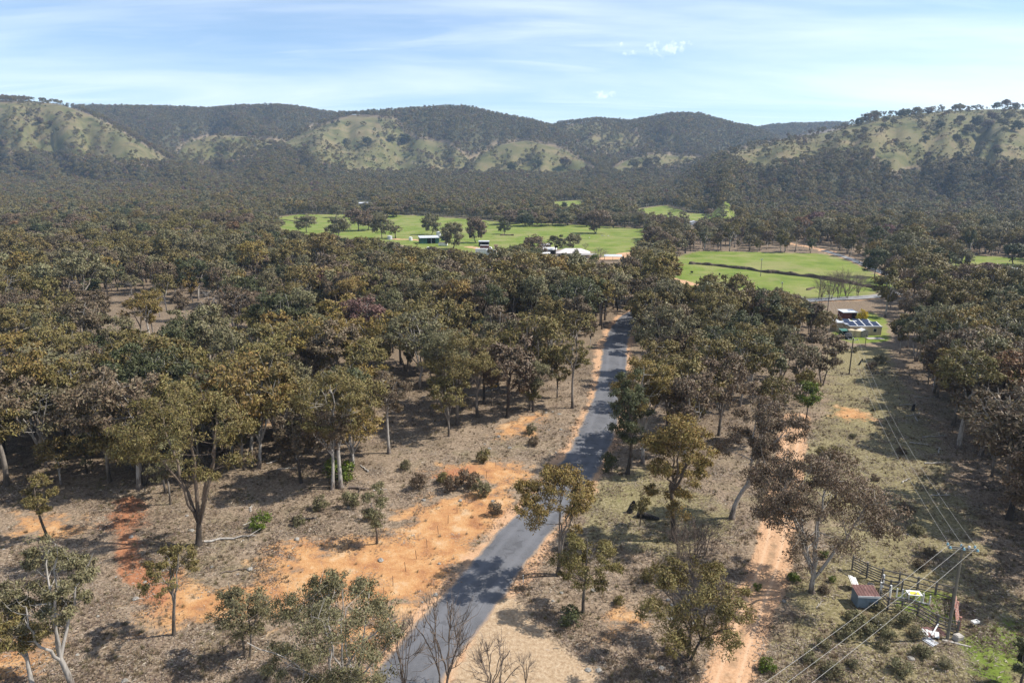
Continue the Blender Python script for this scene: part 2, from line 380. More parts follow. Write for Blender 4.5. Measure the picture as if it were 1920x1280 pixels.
class MB:
    """collects boxes, tubes and sheets; build() links them as one mesh object"""
    def __init__(s): s.v, s.f4, s.n = [], [], 0; s.fx = []
    def add(s, verts, quads):
        s.v.append(np.asarray(verts, float)); s.f4.append(np.asarray(quads, int) + s.n); s.n += len(verts); return s
    def box(s, x0, x1, y0, y1, z0, z1):
        v = [(x, y, z) for z in (z0, z1) for y in (y0, y1) for x in (x0, x1)]
        return s.add(v, [(0, 2, 3, 1), (4, 5, 7, 6), (0, 1, 5, 4), (2, 6, 7, 3), (0, 4, 6, 2), (1, 3, 7, 5)])
    def hexa(s, v8):
        return s.add(v8, [(0, 2, 3, 1), (4, 5, 7, 6), (0, 1, 5, 4), (2, 6, 7, 3), (0, 4, 6, 2), (1, 3, 7, 5)])
    def beam(s, a, b, w, h=None):
        a, b = Vector(a), Vector(b); h = h or w; d = (b - a)
        if d.length < 1e-6: return s
        d.normalize(); side = d.cross(Vector((0, 0, 1)))
        side = Vector((1, 0, 0)) if side.length < 1e-3 else side.normalized()
        up = side.cross(d); v = []
        for p in (a, b):
            for j in (-1, 1):
                for i in (-1, 1): v.append(p + side * (i * w / 2) + up * (j * h / 2))
        return s.hexa([v[0], v[1], v[2], v[3], v[4], v[5], v[6], v[7]])
    def tube(s, pts, rad, n=8, cap=True):
        V, Q = tube(pts, rad, n); s.add(V, Q)
        if cap:
            k = len(V)
            for ring, p in ((0, pts[0]), (len(pts) - 1, pts[-1])):
                base = s.n; c = [tuple(p)]; r = [tuple(V[ring * n + j]) for j in range(n)]
                s.add(c + r, [(0, 1 + j, 1 + (j + 1) % n, 0) for j in range(0)] or np.zeros((0, 4), int))
                s.fx += [(base, base + 1 + j, base + 1 + (j + 1) % n) for j in range(n)]
        return s
    def lathe(s, prof, n=12, c=(0, 0, 0)):
        return s.tube([(c[0], c[1], c[2] + z) for r, z in prof], [r for r, z in prof], n)
    def build(s, name, mat, parent=None, smooth=False):
        fl = [np.concatenate(s.f4)] if s.f4 else []
        if s.fx: fl.append(np.asarray(s.fx, int))
        return link(name, mesh_from(name, np.concatenate(s.v), fl, mat, smooth=smooth), parent)
def tube(pts, rad, n=5):
    pts = np.asarray(pts, float); rad = np.broadcast_to(np.asarray(rad, float), (len(pts),))
    d = np.gradient(pts, axis=0); d /= np.linalg.norm(d, axis=1)[:, None] + 1e-9
    ref = np.where(np.abs(d[:, 2:3]) > 0.9, np.array([[1.0, 0, 0]]), np.array([[0, 0, 1.0]]))
    if np.abs(d[:, 2]).max() > 0.9 and np.abs(d[:, 2]).min() < 0.9: ref = np.tile(np.array([[0.31, 0.95, 0.05]]), (len(pts), 1))
    a = np.cross(d, ref); a /= np.linalg.norm(a, axis=1)[:, None] + 1e-9; b = np.cross(d, a)
    th = np.arange(n) * 2 * np.pi / n
    V = (pts[:, None] + rad[:, None, None] * (np.cos(th)[None, :, None] * a[:, None] + np.sin(th)[None, :, None] * b[:, None])).reshape(-1, 3)
    i = np.arange(len(pts) - 1)[:, None] * n; j = np.arange(n)[None]
    Q = np.stack([i + j, i + (j + 1) % n, i + n + (j + 1) % n, i + n + j], -1).reshape(-1, 4)
    return V, Q

# ------------------------------------------------------------------ ground sheet and its zones
road_px = [(690,1400),(745,1290),(800,1222),(853,1160),(895,1110),(955,1030),(1018,960),(1062,905),(1097,860),(1107,838),(1119,810),(1128,785),(1138,760),(1147,715),(1151,690),(1152,660),(1157,635),(1166,612),(1182,594),(1210,578)]
road_c = to_ground(road_px)
track_px = [(1340,1360),(1362,1280),(1398,1170),(1440,1070),(1455,1010),(1466,940),(1478,870),(1489,815),(1497,780)]
track_c = to_ground(track_px)
pull_px = [(958,1112),(935,1122),(908,1160),(880,1215),(838,1300),(1150,1300),(1105,1248),(1062,1216),(1012,1182),(985,1152),(978,1128)]
cross_c = to_ground([(1380,600),(1440,578),(1490,567),(1530,563),(1580,561),(1630,558),(1690,551)])
lane_c = to_ground([(1545,470),(1590,484),(1625,499),(1660,514),(1700,529),(1735,545)])
CLAY = [to_ground(p) for p in (
    [(490,1035),(560,1010),(640,1022),(720,1012),(765,965),(835,935),(950,905),(968,950),(905,1035),(850,1095),(800,1150),(700,1165),(640,1130),(560,1140),(430,1165),(330,1165),(258,1155),(262,1105),(335,1085),(430,1095),(520,1080)],
    [(805,885),(850,868),(960,862),(1000,880),(965,905),(880,905)], [(20,960),(130,965),(125,1000),(20,995)], [(-30,1235),(75,1215),(60,1265),(-30,1300)],
    [(1165,1150),(1212,1135),(1200,1195),(1145,1195)], [(430,735),(500,715),(525,750),(470,765)], [(425,780),(480,775),(480,805),(430,805)],
    [(1565,765),(1605,768),(1620,783),(1580,785)], [(655,1160),(760,1150),(790,1165),(740,1230),(660,1240)], [(955,790),(1000,782),(985,812),(940,815)])]
RED = [to_ground(p) for p in ([(205,985),(245,935),(262,940),(262,1010),(290,1075),(340,1095),(300,1150),(255,1120),(210,1060)], [(830,880),(900,870),(890,890),(820,895)])]
LUSH_NEAR = [to_ground(p) for p in ([(1676,1112),(1782,1112),(1792,1160),(1745,1165),(1680,1140)], [(1800,1190),(1900,1170),(1930,1230),(1900,1300),(1835,1270)],
    [(1565,590),(1640,585),(1665,600),(1670,640),(1600,645),(1558,630)], [(1125,905),(1180,900),(1200,935),(1150,960)], [(140,905),(230,895),(240,925),(150,930)])]
PADDOCK_PX = [
    [(497,410),(560,402),(700,402),(790,404),(880,410),(960,417),(1060,420),(1130,424),(1212,428),(1212,450),(1182,478),(1150,488),(1100,470),(1020,466),(985,462),(935,482),(890,478),(850,470),(800,470),(740,458),(690,452),(620,452),(545,440),(520,425)],
    [(1028,379),(1090,375),(1098,394),(1042,392)], [(1190,392),(1250,385),(1290,400),(1385,402),(1388,415),(1300,413),(1200,412)],
    [(1258,484),(1310,470),(1400,472),(1545,475),(1600,490),(1645,512),(1705,540),(1655,546),(1622,560),(1560,562),(1500,559),(1400,545),(1330,545),(1285,545),(1250,525)],
    [(1772,482),(1830,479),(1935,484),(1935,515),(1850,511),(1785,499)]]
PADDOCK = [to_ground(p) for p in PADDOCK_PX]
HILLGRASS_PX = [
    [(-50,195),(60,190),(120,197),(185,222),(245,254),(300,288),(332,309),(250,307),(150,297),(60,287),(-50,278)],
    [(330,292),(345,268),(400,252),(455,254),(525,264),(475,287),(425,300),(332,306)],
    [(520,272),(580,240),(660,217),(740,222),(765,255),(840,268),(885,300),(872,323),(760,323),(660,323),(608,306),(560,285)],
    [(878,328),(890,295),(930,270),(990,262),(1060,280),(1122,320),(1040,330),(960,328)], [(1138,322),(1180,296),(1230,288),(1310,293),(1322,301),(1250,312),(1160,327)],
    [(1345,292),(1420,271),(1500,256),(1570,243),(1620,225),(1700,210),(1800,203),(1960,200),(1960,316),(1850,314),(1800,300),(1700,314),(1680,322),(1640,304),(1640,288),(1560,290),(1500,300),(1470,310),(1400,320)],
    [(1060,235),(1120,228),(1190,238),(1200,270),(1150,290),(1090,275)]]
HILLGRASS_DENS = [0.05, 0.16, 0.10, 0.07, 0.07, 0.035, 0.5]
KHAKI = to_ground([(1545,650),(1665,650),(1700,740),(1745,800),(1800,930),(1850,1060),(1960,1150),(1960,1320),(1440,1320),(1480,1150),(1560,1000),(1500,900),(1505,820),(1550,780)])
KHAKI2 = to_ground([(1080,900),(1200,880),(1340,930),(1390,1000),(1240,1040),(1100,1010)])
LEFTWOOD = to_ground([(-500,990),(0,960),(200,935),(480,905),(640,915),(760,850),(880,800),(1060,760),(1105,650),(1150,600),(1000,560),(-700,560)])
MIDWOOD = to_ground([(1180,640),(1190,720),(1150,800),(1170,880),(1330,900),(1440,890),(1490,810),(1540,770),(1550,640),(1400,590),(1200,590)])

def build_ground():
    nt_, nr = 430, 560
    t = np.linspace(-1.15, 1.15, nt_); yy = np.geomspace(50, 6200, nr) - 70
    Y, T = np.meshgrid(yy, t, indexing='ij'); X = T * (Y + 85)
    Z = height(X, Y)
    V = np.stack([X, Y, Z], -1).reshape(-1, 3)
    i = np.arange(nr - 1)[:, None] * nt_; j = np.arange(nt_ - 1)[None]
    Q = np.stack([i + j, i + j + 1, i + nt_ + j + 1, i + nt_ + j], -1).reshape(-1, 4)
    me = mesh_from('ground', V, Q, M_GROUND, smooth=True)
    x, y, z = V.T
    u, v = project(x, y, z)
    near = y < 700
    def mx(polys, soft):
        r = np.zeros(len(x))
        for p in polys:
            b = np.asarray(p); sel = (x > b[:, 0].min() - soft) & (x < b[:, 0].max() + soft) & (y > b[:, 1].min() - soft) & (y < b[:, 1].max() + soft)
            r[sel] = np.maximum(r[sel], polymask(p, x[sel], y[sel], soft))
        return r
    clay = mx(CLAY, 4.5) ; red = mx(RED, 3.0)
    dr = np.where(near, segdist(road_c, x, y), 1e3)
    # graded clay shoulder on both sides of the sealed road
    shoulder = 0.85 * np.clip(1 - (dr - 3.2) / 3.2, 0, 1)
    lush = np.maximum(np.maximum(1.35 * mx(LUSH_NEAR[:1], 1.2), np.maximum(0.95 * mx(LUSH_NEAR[1:3], 2.0), 0.55 * mx(LUSH_NEAR[3:], 3.0))), mx(PADDOCK, 9.0))
    dt = np.where(near, segdist(track_c, x, y), 1e3)
    track = np.clip(1 - (dt - 1.5) / 1.6, 0, 1)
    for c, w in ((to_ground([(1238,517),(1290,530),(1330,541),(1380,548)]), 3.0), (to_ground([(880,463),(925,470),(985,478)]), 4.0), (to_ground([(735,448),(770,449),(800,452)]), 4.0),
                 (to_ground([(1180,475),(1150,484),(1120,486)]), 7.0), (to_ground([(1290,432),(1310,434)]), 9.0), (to_ground([(1470,455),(1520,463),(1560,472)]), 3.5), (cross_c, 4.0), (lane_c, 3.6)):
        d = segdist(c, x, y); track = np.maximum(track, np.clip(1 - (d - w * 0.5) / (w * 0.7), 0, 1))
    track = np.maximum(track, shoulder); gravel = mx([to_ground(pull_px)], 1.6)
    hg = np.zeros(len(x)); far = y > 950
    for p in HILLGRASS_PX: hg[far] = np.maximum(hg[far], polymask(p, u[far], v[far], 9.0))
    lit = mx([LEFTWOOD, MIDWOOD], 9.0) * 0.62; lit = np.maximum(lit, np.where(y > 150, 0.75, 0) * (1 - lush) * (1 - hg))
    kh = mx([KHAKI, KHAKI2], 4.0); lit = lit * (1 - kh)
    one = np.ones(len(x))
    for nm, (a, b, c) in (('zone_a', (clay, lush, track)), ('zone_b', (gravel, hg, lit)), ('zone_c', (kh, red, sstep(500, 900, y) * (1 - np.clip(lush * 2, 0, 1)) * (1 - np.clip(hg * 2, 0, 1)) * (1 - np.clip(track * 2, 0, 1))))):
        at = me.attributes.new(nm, 'FLOAT_COLOR', 'POINT')
        at.data.foreach_set('color', np.stack([a, b, c, one], -1).astype(np.float32).ravel())
    tag(link('ground', me), kind='structure')
build_ground()

def strip(name, pts, width, mat, lift, seg=1.2, ragged=0.0, cols=5, crown=0.0):
    """a sheet laid on the ground along a smoothed centre line"""
    p = np.asarray(pts, float)
    s = np.concatenate([[0], np.cumsum(np.hypot(*np.diff(p, axis=0).T))])
    n = max(int(s[-1] / seg), 4); q = np.linspace(0, s[-1], n)
    # smooth the polyline
    X, Y = np.interp(q, s, p[:, 0]), np.interp(q, s, p[:, 1])
    k = max(int(9 / seg), 1); ker = np.hanning(2 * k + 3)[1:-1]; ker /= ker.sum()
    pad = lambda a: np.concatenate([a[0] + (np.arange(-k, 0)) * (a[1] - a[0]), a, a[-1] + np.arange(1, k + 1) * (a[-1] - a[-2])])
    X, Y = np.convolve(pad(X), ker, 'valid'), np.convolve(pad(Y), ker, 'valid')
    dx, dy = np.gradient(X), np.gradient(Y); L = np.hypot(dx, dy); nx, ny = -dy / L, dx / L
    w = np.linspace(-1, 1, cols)
    off = np.zeros((n, cols))
    for j, ww in enumerate(w):
        off[:, j] = ww * width / 2
        if abs(ww) > 0.99: off[:, j] += np.sign(ww) * (fbm(q / 1.7, q * 0 + j, 77, 3) - 0.5) * 2 * ragged
    VX, VY = X[:, None] + nx[:, None] * off, Y[:, None] + ny[:, None] * off
    VZ = height(VX, VY) + lift + crown * (1 - w[None] ** 2)
    V = np.stack([VX, VY, VZ], -1).reshape(-1, 3)
    i = np.arange(n - 1)[:, None] * cols; j = np.arange(cols - 1)[None]
    Q = np.stack([i + j + 1, i + j, i + cols + j, i + cols + j + 1], -1).reshape(-1, 4)
    me = mesh_from(name, V, Q, mat, smooth=True)
    ac = me.attributes.new('across', 'FLOAT', 'POINT'); ac.data.foreach_set('value', np.tile(w, n).astype(np.float32))
    return tag(link(name, me), kind='structure')
def road_material(name, base, dusty):
    m, nt, b = new_mat(name)
    a = nt.nodes.new('ShaderNodeAttribute'); a.attribute_name = 'across'; ac = nmath(nt, 'ABSOLUTE', a.outputs['Fac'])
    n, f = nnoise(nt, 0.25, 5, 0.6), nnoise(nt, 9.0, 4, 0.7)
    c = nramp(nt, f, [(0.3, tuple(v * 0.75 for v in base)), (0.7, tuple(v * 1.25 for v in base))])
    c = nmix(nt, nrange(nt, n, 0.38, 0.62, 0, 0.5), c, tuple(v * 1.55 for v in base))
    c = nmix(nt, nrange(nt, nnoise(nt, 0.55, 3, 0.5, None, 1.2), 0.60, 0.63, 0, 0.45), c, tuple(v * 0.6 for v in base))
    wheel = nmath(nt, 'MULTIPLY', nrange(nt, nmath(nt, 'ABSOLUTE', nmath(nt, 'SUBTRACT', ac, 0.48)), 0.0, 0.22, 1.0, 0.0), 0.5)
    c = nmix(nt, wheel, c, tuple(v * 1.5 for v in base))
    edge = nrange(nt, nmath(nt, 'ADD', ac, nmath(nt, 'MULTIPLY', nmath(nt, 'SUBTRACT', nnoise(nt, 1.4, 4, 0.7), 0.5), 0.25)), 0.84, 1.0, 0, 0.8)
    c = nmix(nt, edge, c, dusty)
    nt.links.new(c, b.inputs['Base Color']); b.inputs['Roughness'].default_value = 0.85
    nbump(nt, b, f, 0.3, 0.02)
    return m
M_ROAD = road_material('sealed_bitumen', (0.10, 0.10, 0.106), (0.34, 0.235, 0.15))
M_ROAD2 = road_material('pale_bitumen', (0.20, 0.195, 0.19), (0.34, 0.28, 0.21))
def track_material():
    m, nt, b = new_mat('rutted_dirt')
    a = nt.nodes.new('ShaderNodeAttribute'); a.attribute_name = 'across'; ac = nmath(nt, 'ABSOLUTE', a.outputs['Fac'])
    n, f = nnoise(nt, 0.6, 6, 0.65), nnoise(nt, 3.4, 6, 0.72)
    c = nramp(nt, f, [(0.25, (0.33, 0.18, 0.095)), (0.5, (0.46, 0.275, 0.155)), (0.8, (0.56, 0.375, 0.235))])
    mid = nmath(nt, 'MULTIPLY', nrange(nt, ac, 0.12, 0.38, 1, 0), nrange(nt, n, 0.36, 0.6))
    c = nmix(nt, nmath(nt, 'MULTIPLY', mid, 0.65), c, (0.19, 0.13, 0.075))
    rut = nmath(nt, 'MULTIPLY', nrange(nt, nmath(nt, 'ABSOLUTE', nmath(nt, 'SUBTRACT', ac, 0.58)), 0.0, 0.2, 1, 0), 0.45)
    c = nmix(nt, rut, c, (0.58, 0.40, 0.26))
    nt.links.new(c, b.inputs['Base Color']); b.inputs['Roughness'].default_value = 0.95; nbump(nt, b, f, 0.5, 0.08)
    return m
strip('road', road_c, 6.5, M_ROAD, 0.05, 0.8, 0.5, 7, 0.05)
strip('dirt_track', track_c, 3.1, track_material(), 0.03, 0.7, 0.5, 9)
strip('crossroad', cross_c, 6.0, M_ROAD2, 0.35, 3.0, 0.1, 5, 0.05)
strip('farm_lane', lane_c, 4.6, M_ROAD2, 0.25, 4.0, 0.2, 5)

# ------------------------------------------------------------------ trees
TONES = {'olive': (0.158, 0.129, 0.044), 'golden': (0.200, 0.147, 0.043), 'brown': (0.145, 0.108, 0.064), 'rusty': (0.19, 0.115, 0.052),
         'grey-green': (0.158, 0.143, 0.070), 'dark green': (0.080, 0.086, 0.036), 'bright green': (0.10, 0.135, 0.018), 'yellow': (0.48, 0.36, 0.02),
         'maroon': (0.155, 0.088, 0.070)}
def bez(a, b, c, n):
    t = np.linspace(0, 1, n)[:, None]; return (1 - t) ** 2 * a + 2 * t * (1 - t) * b + t * t * c
def gen_tree(seed, H=14, W=9, fork=0.28, limbs=4, clumps=34, leaves=9000, leaf=0.40, lean=(0, 0), cb=0.40, stems=1, r0=None,
             slim=0.36, flat=0.62, clr=0.135, twig_n=3, bare=False, sides=6, envelope=None, droop=0.6):
    """returns (wood verts, wood quads, leaf verts, leaf quads), base at the origin"""
    g = np.random.default_rng(seed); WV, WQ, n0 = [], [], 0
    def put(p, r, n):
        nonlocal n0
        V, Q = tube(p, r, n); WV.append(V); WQ.append(Q + n0); n0 += len(V)
    r0 = r0 or 0.0165 * H + 0.03
    lean = np.array([lean[0], lean[1], 0.0]); samples, srad = [], []
    for st in range(stems):
        a0 = g.uniform(0, 6.28) if stems > 1 else 0
        base = np.array([math.cos(a0), math.sin(a0), 0]) * (0.22 * (stems > 1)); base[2] = -0.25
        out = np.array([math.cos(a0), math.sin(a0), 0]) * (W * 0.16 * (stems > 1))
        rs = r0 / math.sqrt(stems) ** 0.7
        fk = lean * fork * 0.9 + out * 0.6 + np.array([g.normal(0, .02 * H), g.normal(0, .02 * H), H * fork * g.uniform(.85, 1.15)])
        mid = (base + fk) / 2 + np.append(g.normal(0, .018 * H, 2), 0)
        tr = bez(base, mid, fk, 7); rad = np.linspace(rs, rs * 0.72, 7); rad[0] *= 1.55; rad[1] *= 1.1
        put(tr, rad, sides + 2)
        samples += list(tr[3:]); srad += list(rad[3:])
        nl = max(2, limbs if stems == 1 else limbs // 2)
        ph = g.uniform(0, 6.28)
        for k in range(nl):
            az = ph + 2 * math.pi * k / nl + g.normal(0, .35)
            central = (k == 0)
            rr = W / 2 * (g.uniform(.05, .3) if central else g.uniform(.42, .80)); zt = H * (g.uniform(.84, .95) if central else g.uniform(.62, .88))
            end = lean * 0.9 + out + np.array([math.cos(az) * rr, math.sin(az) * rr, zt])
            ctl = fk + (end - fk) * np.array([.38, .38, .55]) + np.append(g.normal(0, .035 * H, 2), g.normal(0, .02 * H))
            L = bez(fk - np.array([0, 0, .02 * H]), ctl, end, 9); L[2:-1] += g.normal(0, .007 * H, (6, 3))
            rd = np.linspace(rs * g.uniform(.5, .68), 0.022 + rs * .08, 9); put(L, rd, sides)
            samples += list(L[2:]); srad += list(rd[2:])
    S = np.array(samples); SR = np.array(srad)
    # clump centres through the crown
    zc0, zc1 = cb * H, H; cz = (zc0 + zc1) / 2; rz = (zc1 - zc0) / 2
    C = []
    lob = g.normal(0, 1, (5, 3)); lob /= np.linalg.norm(lob, axis=1)[:, None]; la = g.uniform(-.28, .22, 5)
    while len(C) < clumps:
        d = g.normal(0, 1, 3); d[2] = d[2] * .8 + .30; d /= np.linalg.norm(d)
        q = g.uniform(.30, 1) ** .55
        q *= 1 + float((np.maximum(lob @ d, 0) ** 2 * la).sum())
        p = np.array([d[0] * W / 2 * q, d[1] * W / 2 * q, cz + d[2] * rz * q]) + lean * (0.55 + 0.45 * d[2])
        if C and min(np.linalg.norm(np.array(C) - p, axis=1)) < W * .062: 
            if g.random() < .8: continue
        C.append(p)
    C = np.array(C); C[:, 2] -= max(0, (C[:, 2].max() + W * clr * flat * .6) - H)
    for p in C:
        dd = np.linalg.norm((S - p) * np.array([1, 1, 1.0]), axis=1) + np.maximum(S[:, 2] - p[2] + .3, 0) * 2.5
        i = int(np.argmin(dd)); a = S[i]
        ctl = a + (p - a) * np.array([.6, .6, .35]) + g.normal(0, .02 * H, 3)
        B = bez(a, ctl, p, 5); put(B, np.linspace(min(SR[i] * .6, .02 + .012 * np.linalg.norm(p - a) + .0012 * H), .012, 5), 4)
        if twig_n:
            for _ in range(twig_n):
                b0 = B[g.integers(2, 5)]; e = b0 + g.normal(0, 1, 3) * W * .085 + np.array([0, 0, W * .06])
                if bare: e = b0 + (p - a) * g.uniform(.3, .8) + g.normal(0, 1, 3) * W * .07 + np.array([0, 0, W * .10])
                put(np.array([b0, (b0 + e) / 2 + g.normal(0, .02 * W, 3), e]), [.016 + .0007 * H, .011, .005], 3)
    WVv, WQq = np.concatenate(WV), np.concatenate(WQ)
    if bare or leaves == 0: return WVv, WQq, None, None, None
    per = g.uniform(.5, 1.5, clumps); per = (per / per.sum() * leaves).astype(int); n = int(per.sum())
    ci = np.repeat(np.arange(clumps), per); R = W * clr * g.uniform(.65, 1.35, clumps)
    # every clump is itself a handful of leaf sprays
    sp = 6; spd = g.normal(0, 1, (clumps, sp, 3)); spd /= np.linalg.norm(spd, axis=2)[..., None]; spd[..., 2] = spd[..., 2] * flat + .12
    sel = g.integers(0, sp, n)
    d = g.normal(0, 1, (n, 3)); d /= np.linalg.norm(d, axis=1)[:, None]
    pos = C[ci] + (spd[ci, sel] * .72 + d * (g.random(n)[:, None] ** .6) * .52 * np.array([1, 1, flat * 1.1])) * R[ci][:, None]
    ax = g.normal(0, .75, (n, 3)); ax[:, 2] -= droop; ax /= np.linalg.norm(ax, axis=1)[:, None]
    sd_ = np.cross(ax, g.normal(0, 1, (n, 3))); sd_ /= np.linalg.norm(sd_, axis=1)[:, None]
    Ln = leaf * g.uniform(.65, 1.4, n)[:, None]; wd = Ln * slim
    LV = np.stack([pos, pos + ax * Ln * .45 + sd_ * wd * .5, pos + ax * Ln, pos + ax * Ln * .45 - sd_ * wd * .5], 1).reshape(-1, 3)
    LQ = np.arange(n * 4).reshape(-1, 4)
    fn = np.cross(ax, sd_); o1 = pos - C[ci]; o1 /= np.linalg.norm(o1, axis=1)[:, None] + 1e-6
    o2 = pos - (lean * .6 + np.array([0, 0, cz - .25 * rz])); o2 /= np.linalg.norm(o2, axis=1)[:, None] + 1e-6
    ow = o1 * .6 + o2 * .6 + np.array([0, 0, .25]); ow /= np.linalg.norm(ow, axis=1)[:, None]
    fl = (fn * ow).sum(1) > 0; LQ[fl] = LQ[fl][:, ::-1]
    return WVv, WQq, LV, LQ, np.repeat(ow * .42 + np.where(fl, 1, -1)[:, None] * fn * .75, 4, 0)
def soft(me, nv):
    nv = nv / (np.linalg.norm(nv, axis=1)[:, None] + 1e-9)
    me.polygons.foreach_set('use_smooth', np.ones(len(me.polygons), bool)); me.normals_split_custom_set_from_vertices(nv.tolist()); return me
def tree_meshes(seed, bark=None, **k):
    wv, wq, lv, lq, nv = gen_tree(seed, **k)
    tm = mesh_from('trunk', wv, wq, bark or M_BARK, smooth=True)
    cm = soft(mesh_from('crown', lv, lq, M_LEAF), nv) if lv is not None else None
    return tm, cm
def place_tree(name, meshes, loc, scale, rz, tone, label, group=None, cat='tree', jitter=0.10):
    e = empty(name, loc, rz, label, cat, group); e.scale = scale if isinstance(scale, tuple) else (scale,) * 3
    link('trunk', meshes[0], e)
    if meshes[1] is not None:
        c = link('crown', meshes[1], e)
        t = TONES[tone]; k = random.uniform(1 - jitter, 1 + jitter)
        c.color = (t[0] * k, t[1] * k * random.uniform(.97, 1.03), t[2] * k, 1)
    return e

# --- the trees that stand singly in the foreground, each grown to its own shape
def hero(u, v, vtop, wpx, seed, tone, label, bark=None, group=None, leaves=9000, lean=(0, 0), **k):
    p = ground_at(u, v); H = height_for(p, vtop); W = wpx / px_per_m(p) * 0.86
    k['leaf'] = k.get('leaf', .4) * .84
    m = tree_meshes(seed, bark=bark, H=H, W=W, leaves=int(leaves * 2.2), slim=.33, lean=(lean[0] * H, lean[1] * H), **k)
    return place_tree('gum_tree', m, p, 1.0, 0.0, tone, label, group, jitter=0.03)
hero(137, 1288, 1003, 190, 101, 'grey-green', 'grey-green gum with forked pale trunk in the litter before the red track', M_BARK2, fork=.22, limbs=4, clumps=30, leaves=8000, cb=.30, clr=.12, leaf=.34)
hero(72, 1310, 1098, 150, 102, 'olive', 'straggly leaning gum with thin twin stems beside the forked grey-green gum', M_BARK2, lean=(-.28, 0), fork=.3, limbs=3, clumps=18, leaves=4600, cb=.45, leaf=.34)
hero(326, 1190, 1022, 122, 103, 'olive', 'small open gum with thin forking trunk at the edge of the orange clay', None, fork=.42, limbs=4, clumps=20, leaves=3300, cb=.50, clr=.12, leaf=.30, lean=(.10, 0))
hero(372, 1022, 728, 270, 104, 'olive', 'tall spreading gum with thick dark leaning trunk beside a bleached fallen log', M_DARKBARK, fork=.17, limbs=5, clumps=46, leaves=9500, cb=.40, clr=.10, leaf=.42, lean=(.02, 0), r0=.42)
hero(640, 1335, 1105, 330, 105, 'grey-green', 'broad many-stemmed gum overhanging the sealed road near the gravel turnout', M_BARK2, fork=.25, limbs=6, clumps=52, leaves=15000, cb=.26, clr=.105, leaf=.30, stems=3)
hero(463, 1232, 1096, 140, 106, 'grey-green', 'slim young gum with bushy crown standing by the broad many-stemmed gum', None, fork=.4, limbs=4, clumps=20, leaves=4400, cb=.34, clr=.15, leaf=.30, stems=2)
hero(706, 1018, 905, 62, 107, 'grey-green', 'slender grey-green sapling on the orange clay bank', None, fork=.3, limbs=3, clumps=16, leaves=2600, cb=.28, clr=.20, leaf=.30)
hero(1043, 1078, 868, 175, 108, 'golden', 'golden-olive gum leaning over the bitumen from the road edge', None, fork=.30, limbs=5, clumps=34, leaves=9000, cb=.42, clr=.13, leaf=.36, stems=2)
hero(1094, 1148, 998, 132, 109, 'olive', 'short round-crowned brown-olive gum beside the white guide post', None, fork=.36, limbs=4, clumps=26, leaves=6000, cb=.36, clr=.15, leaf=.30)
hero(1290, 1236, 1068, 272, 110, 'olive', 'low wide gum with two dark stems against the orange dirt track', M_DARKBARK, fork=.25, limbs=6, clumps=34, leaves=8500, cb=.34, clr=.105, leaf=.32, stems=2)
hero(1522, 1110, 862, 285, 111, 'brown', 'broad purple-brown gum with white forked limbs beside the stockyard', M_BARK2, fork=.14, limbs=5, clumps=56, leaves=17000, cb=.36, clr=.13, leaf=.36, r0=.34)
hero(1262, 1012, 775, 132, 112, 'golden', 'dense upright golden-olive gum with ivy-dark trunk beside the charred stumps', M_DARKBARK, fork=.35, limbs=5, clumps=46, leaves=11000, cb=.22, clr=.16, leaf=.38)
hero(1372, 972, 733, 150, 113, 'brown', 'purple-brown gum with pale leaning trunk beside the dirt track bend', M_BARK2, fork=.3, limbs=5, clumps=36, leaves=8500, cb=.42, clr=.14, leaf=.40, lean=(.24, 0), r0=.34)
hero(1205, 868, 672, 130, 114, 'golden', 'tall golden-topped gum beside the bitumen at the tree belt corner', M_BARK2, fork=.3, limbs=5, clumps=34, leaves=8000, cb=.42, clr=.14, leaf=.42)
hero(1176, 888, 700, 84, 115, 'dark green', 'narrow dark green gum hanging over the road edge', M_DARKBARK, fork=.4, limbs=4, clumps=26, leaves=6000, cb=.24, clr=.20, leaf=.40)
hero(1995, 1130, 930, 190, 116, 'dark green', 'dark green gum rising behind the power pole', M_DARKBARK, fork=.3, limbs=5, clumps=36, leaves=9000, cb=.25, clr=.14, leaf=.34)
hero(1935, 1060, 825, 170, 117, 'brown', 'heavy maroon-brown gum at the woodland edge beyond the power pole', M_DARKBARK, fork=.3, limbs=5, clumps=40, leaves=9500, cb=.22, clr=.14, leaf=.38)
hero(1915, 1292, 1195, 60, 118, 'dark green', 'small dark sapling in the grass past the timber yard corner', None, fork=.3, limbs=3, clumps=16, leaves=3600, cb=.2, clr=.2, leaf=.28)
hero(640, 915, 688, 185, 119, 'olive', 'tall white-trunked gum with bright green bush at its foot', M_BARK2, fork=.30, limbs=5, clumps=42, leaves=9000, cb=.40, clr=.125, leaf=.44)
hero(730, 850, 690, 105, 120, 'brown', 'straight pink-trunked gum next to the tall white-trunked gum', M_BARK2, fork=.5, limbs=4, clumps=24, leaves=5000, cb=.45, clr=.15, leaf=.42)
hero(858, 797, 625, 150, 121, 'olive', 'gum with dark trunk leaning towards the sealed road at the woodland edge', None, fork=.35, limbs=4, clumps=32, leaves=7000, cb=.45, clr=.14, leaf=.44, lean=(.08, 0))
hero(840, 795, 612, 120, 122, 'grey-green', 'straight gum standing close by the dark-trunked leaning gum', None, fork=.45, limbs=4, clumps=28, leaves=6000, cb=.45, clr=.14, leaf=.44)
hero(1000, 772, 668, 95, 123, 'grey-green', 'black-trunked small gum alone on the pale verge', M_DARKBARK, fork=.4, limbs=4, clumps=22, leaves=4200, cb=.40, clr=.15, leaf=.40)
hero(1074, 765, 640, 70, 124, 'olive', 'thin-trunked gum nearest the bitumen on the clay shoulder', None, fork=.5, limbs=4, clumps=18, leaves=3600, cb=.48, clr=.16, leaf=.40)
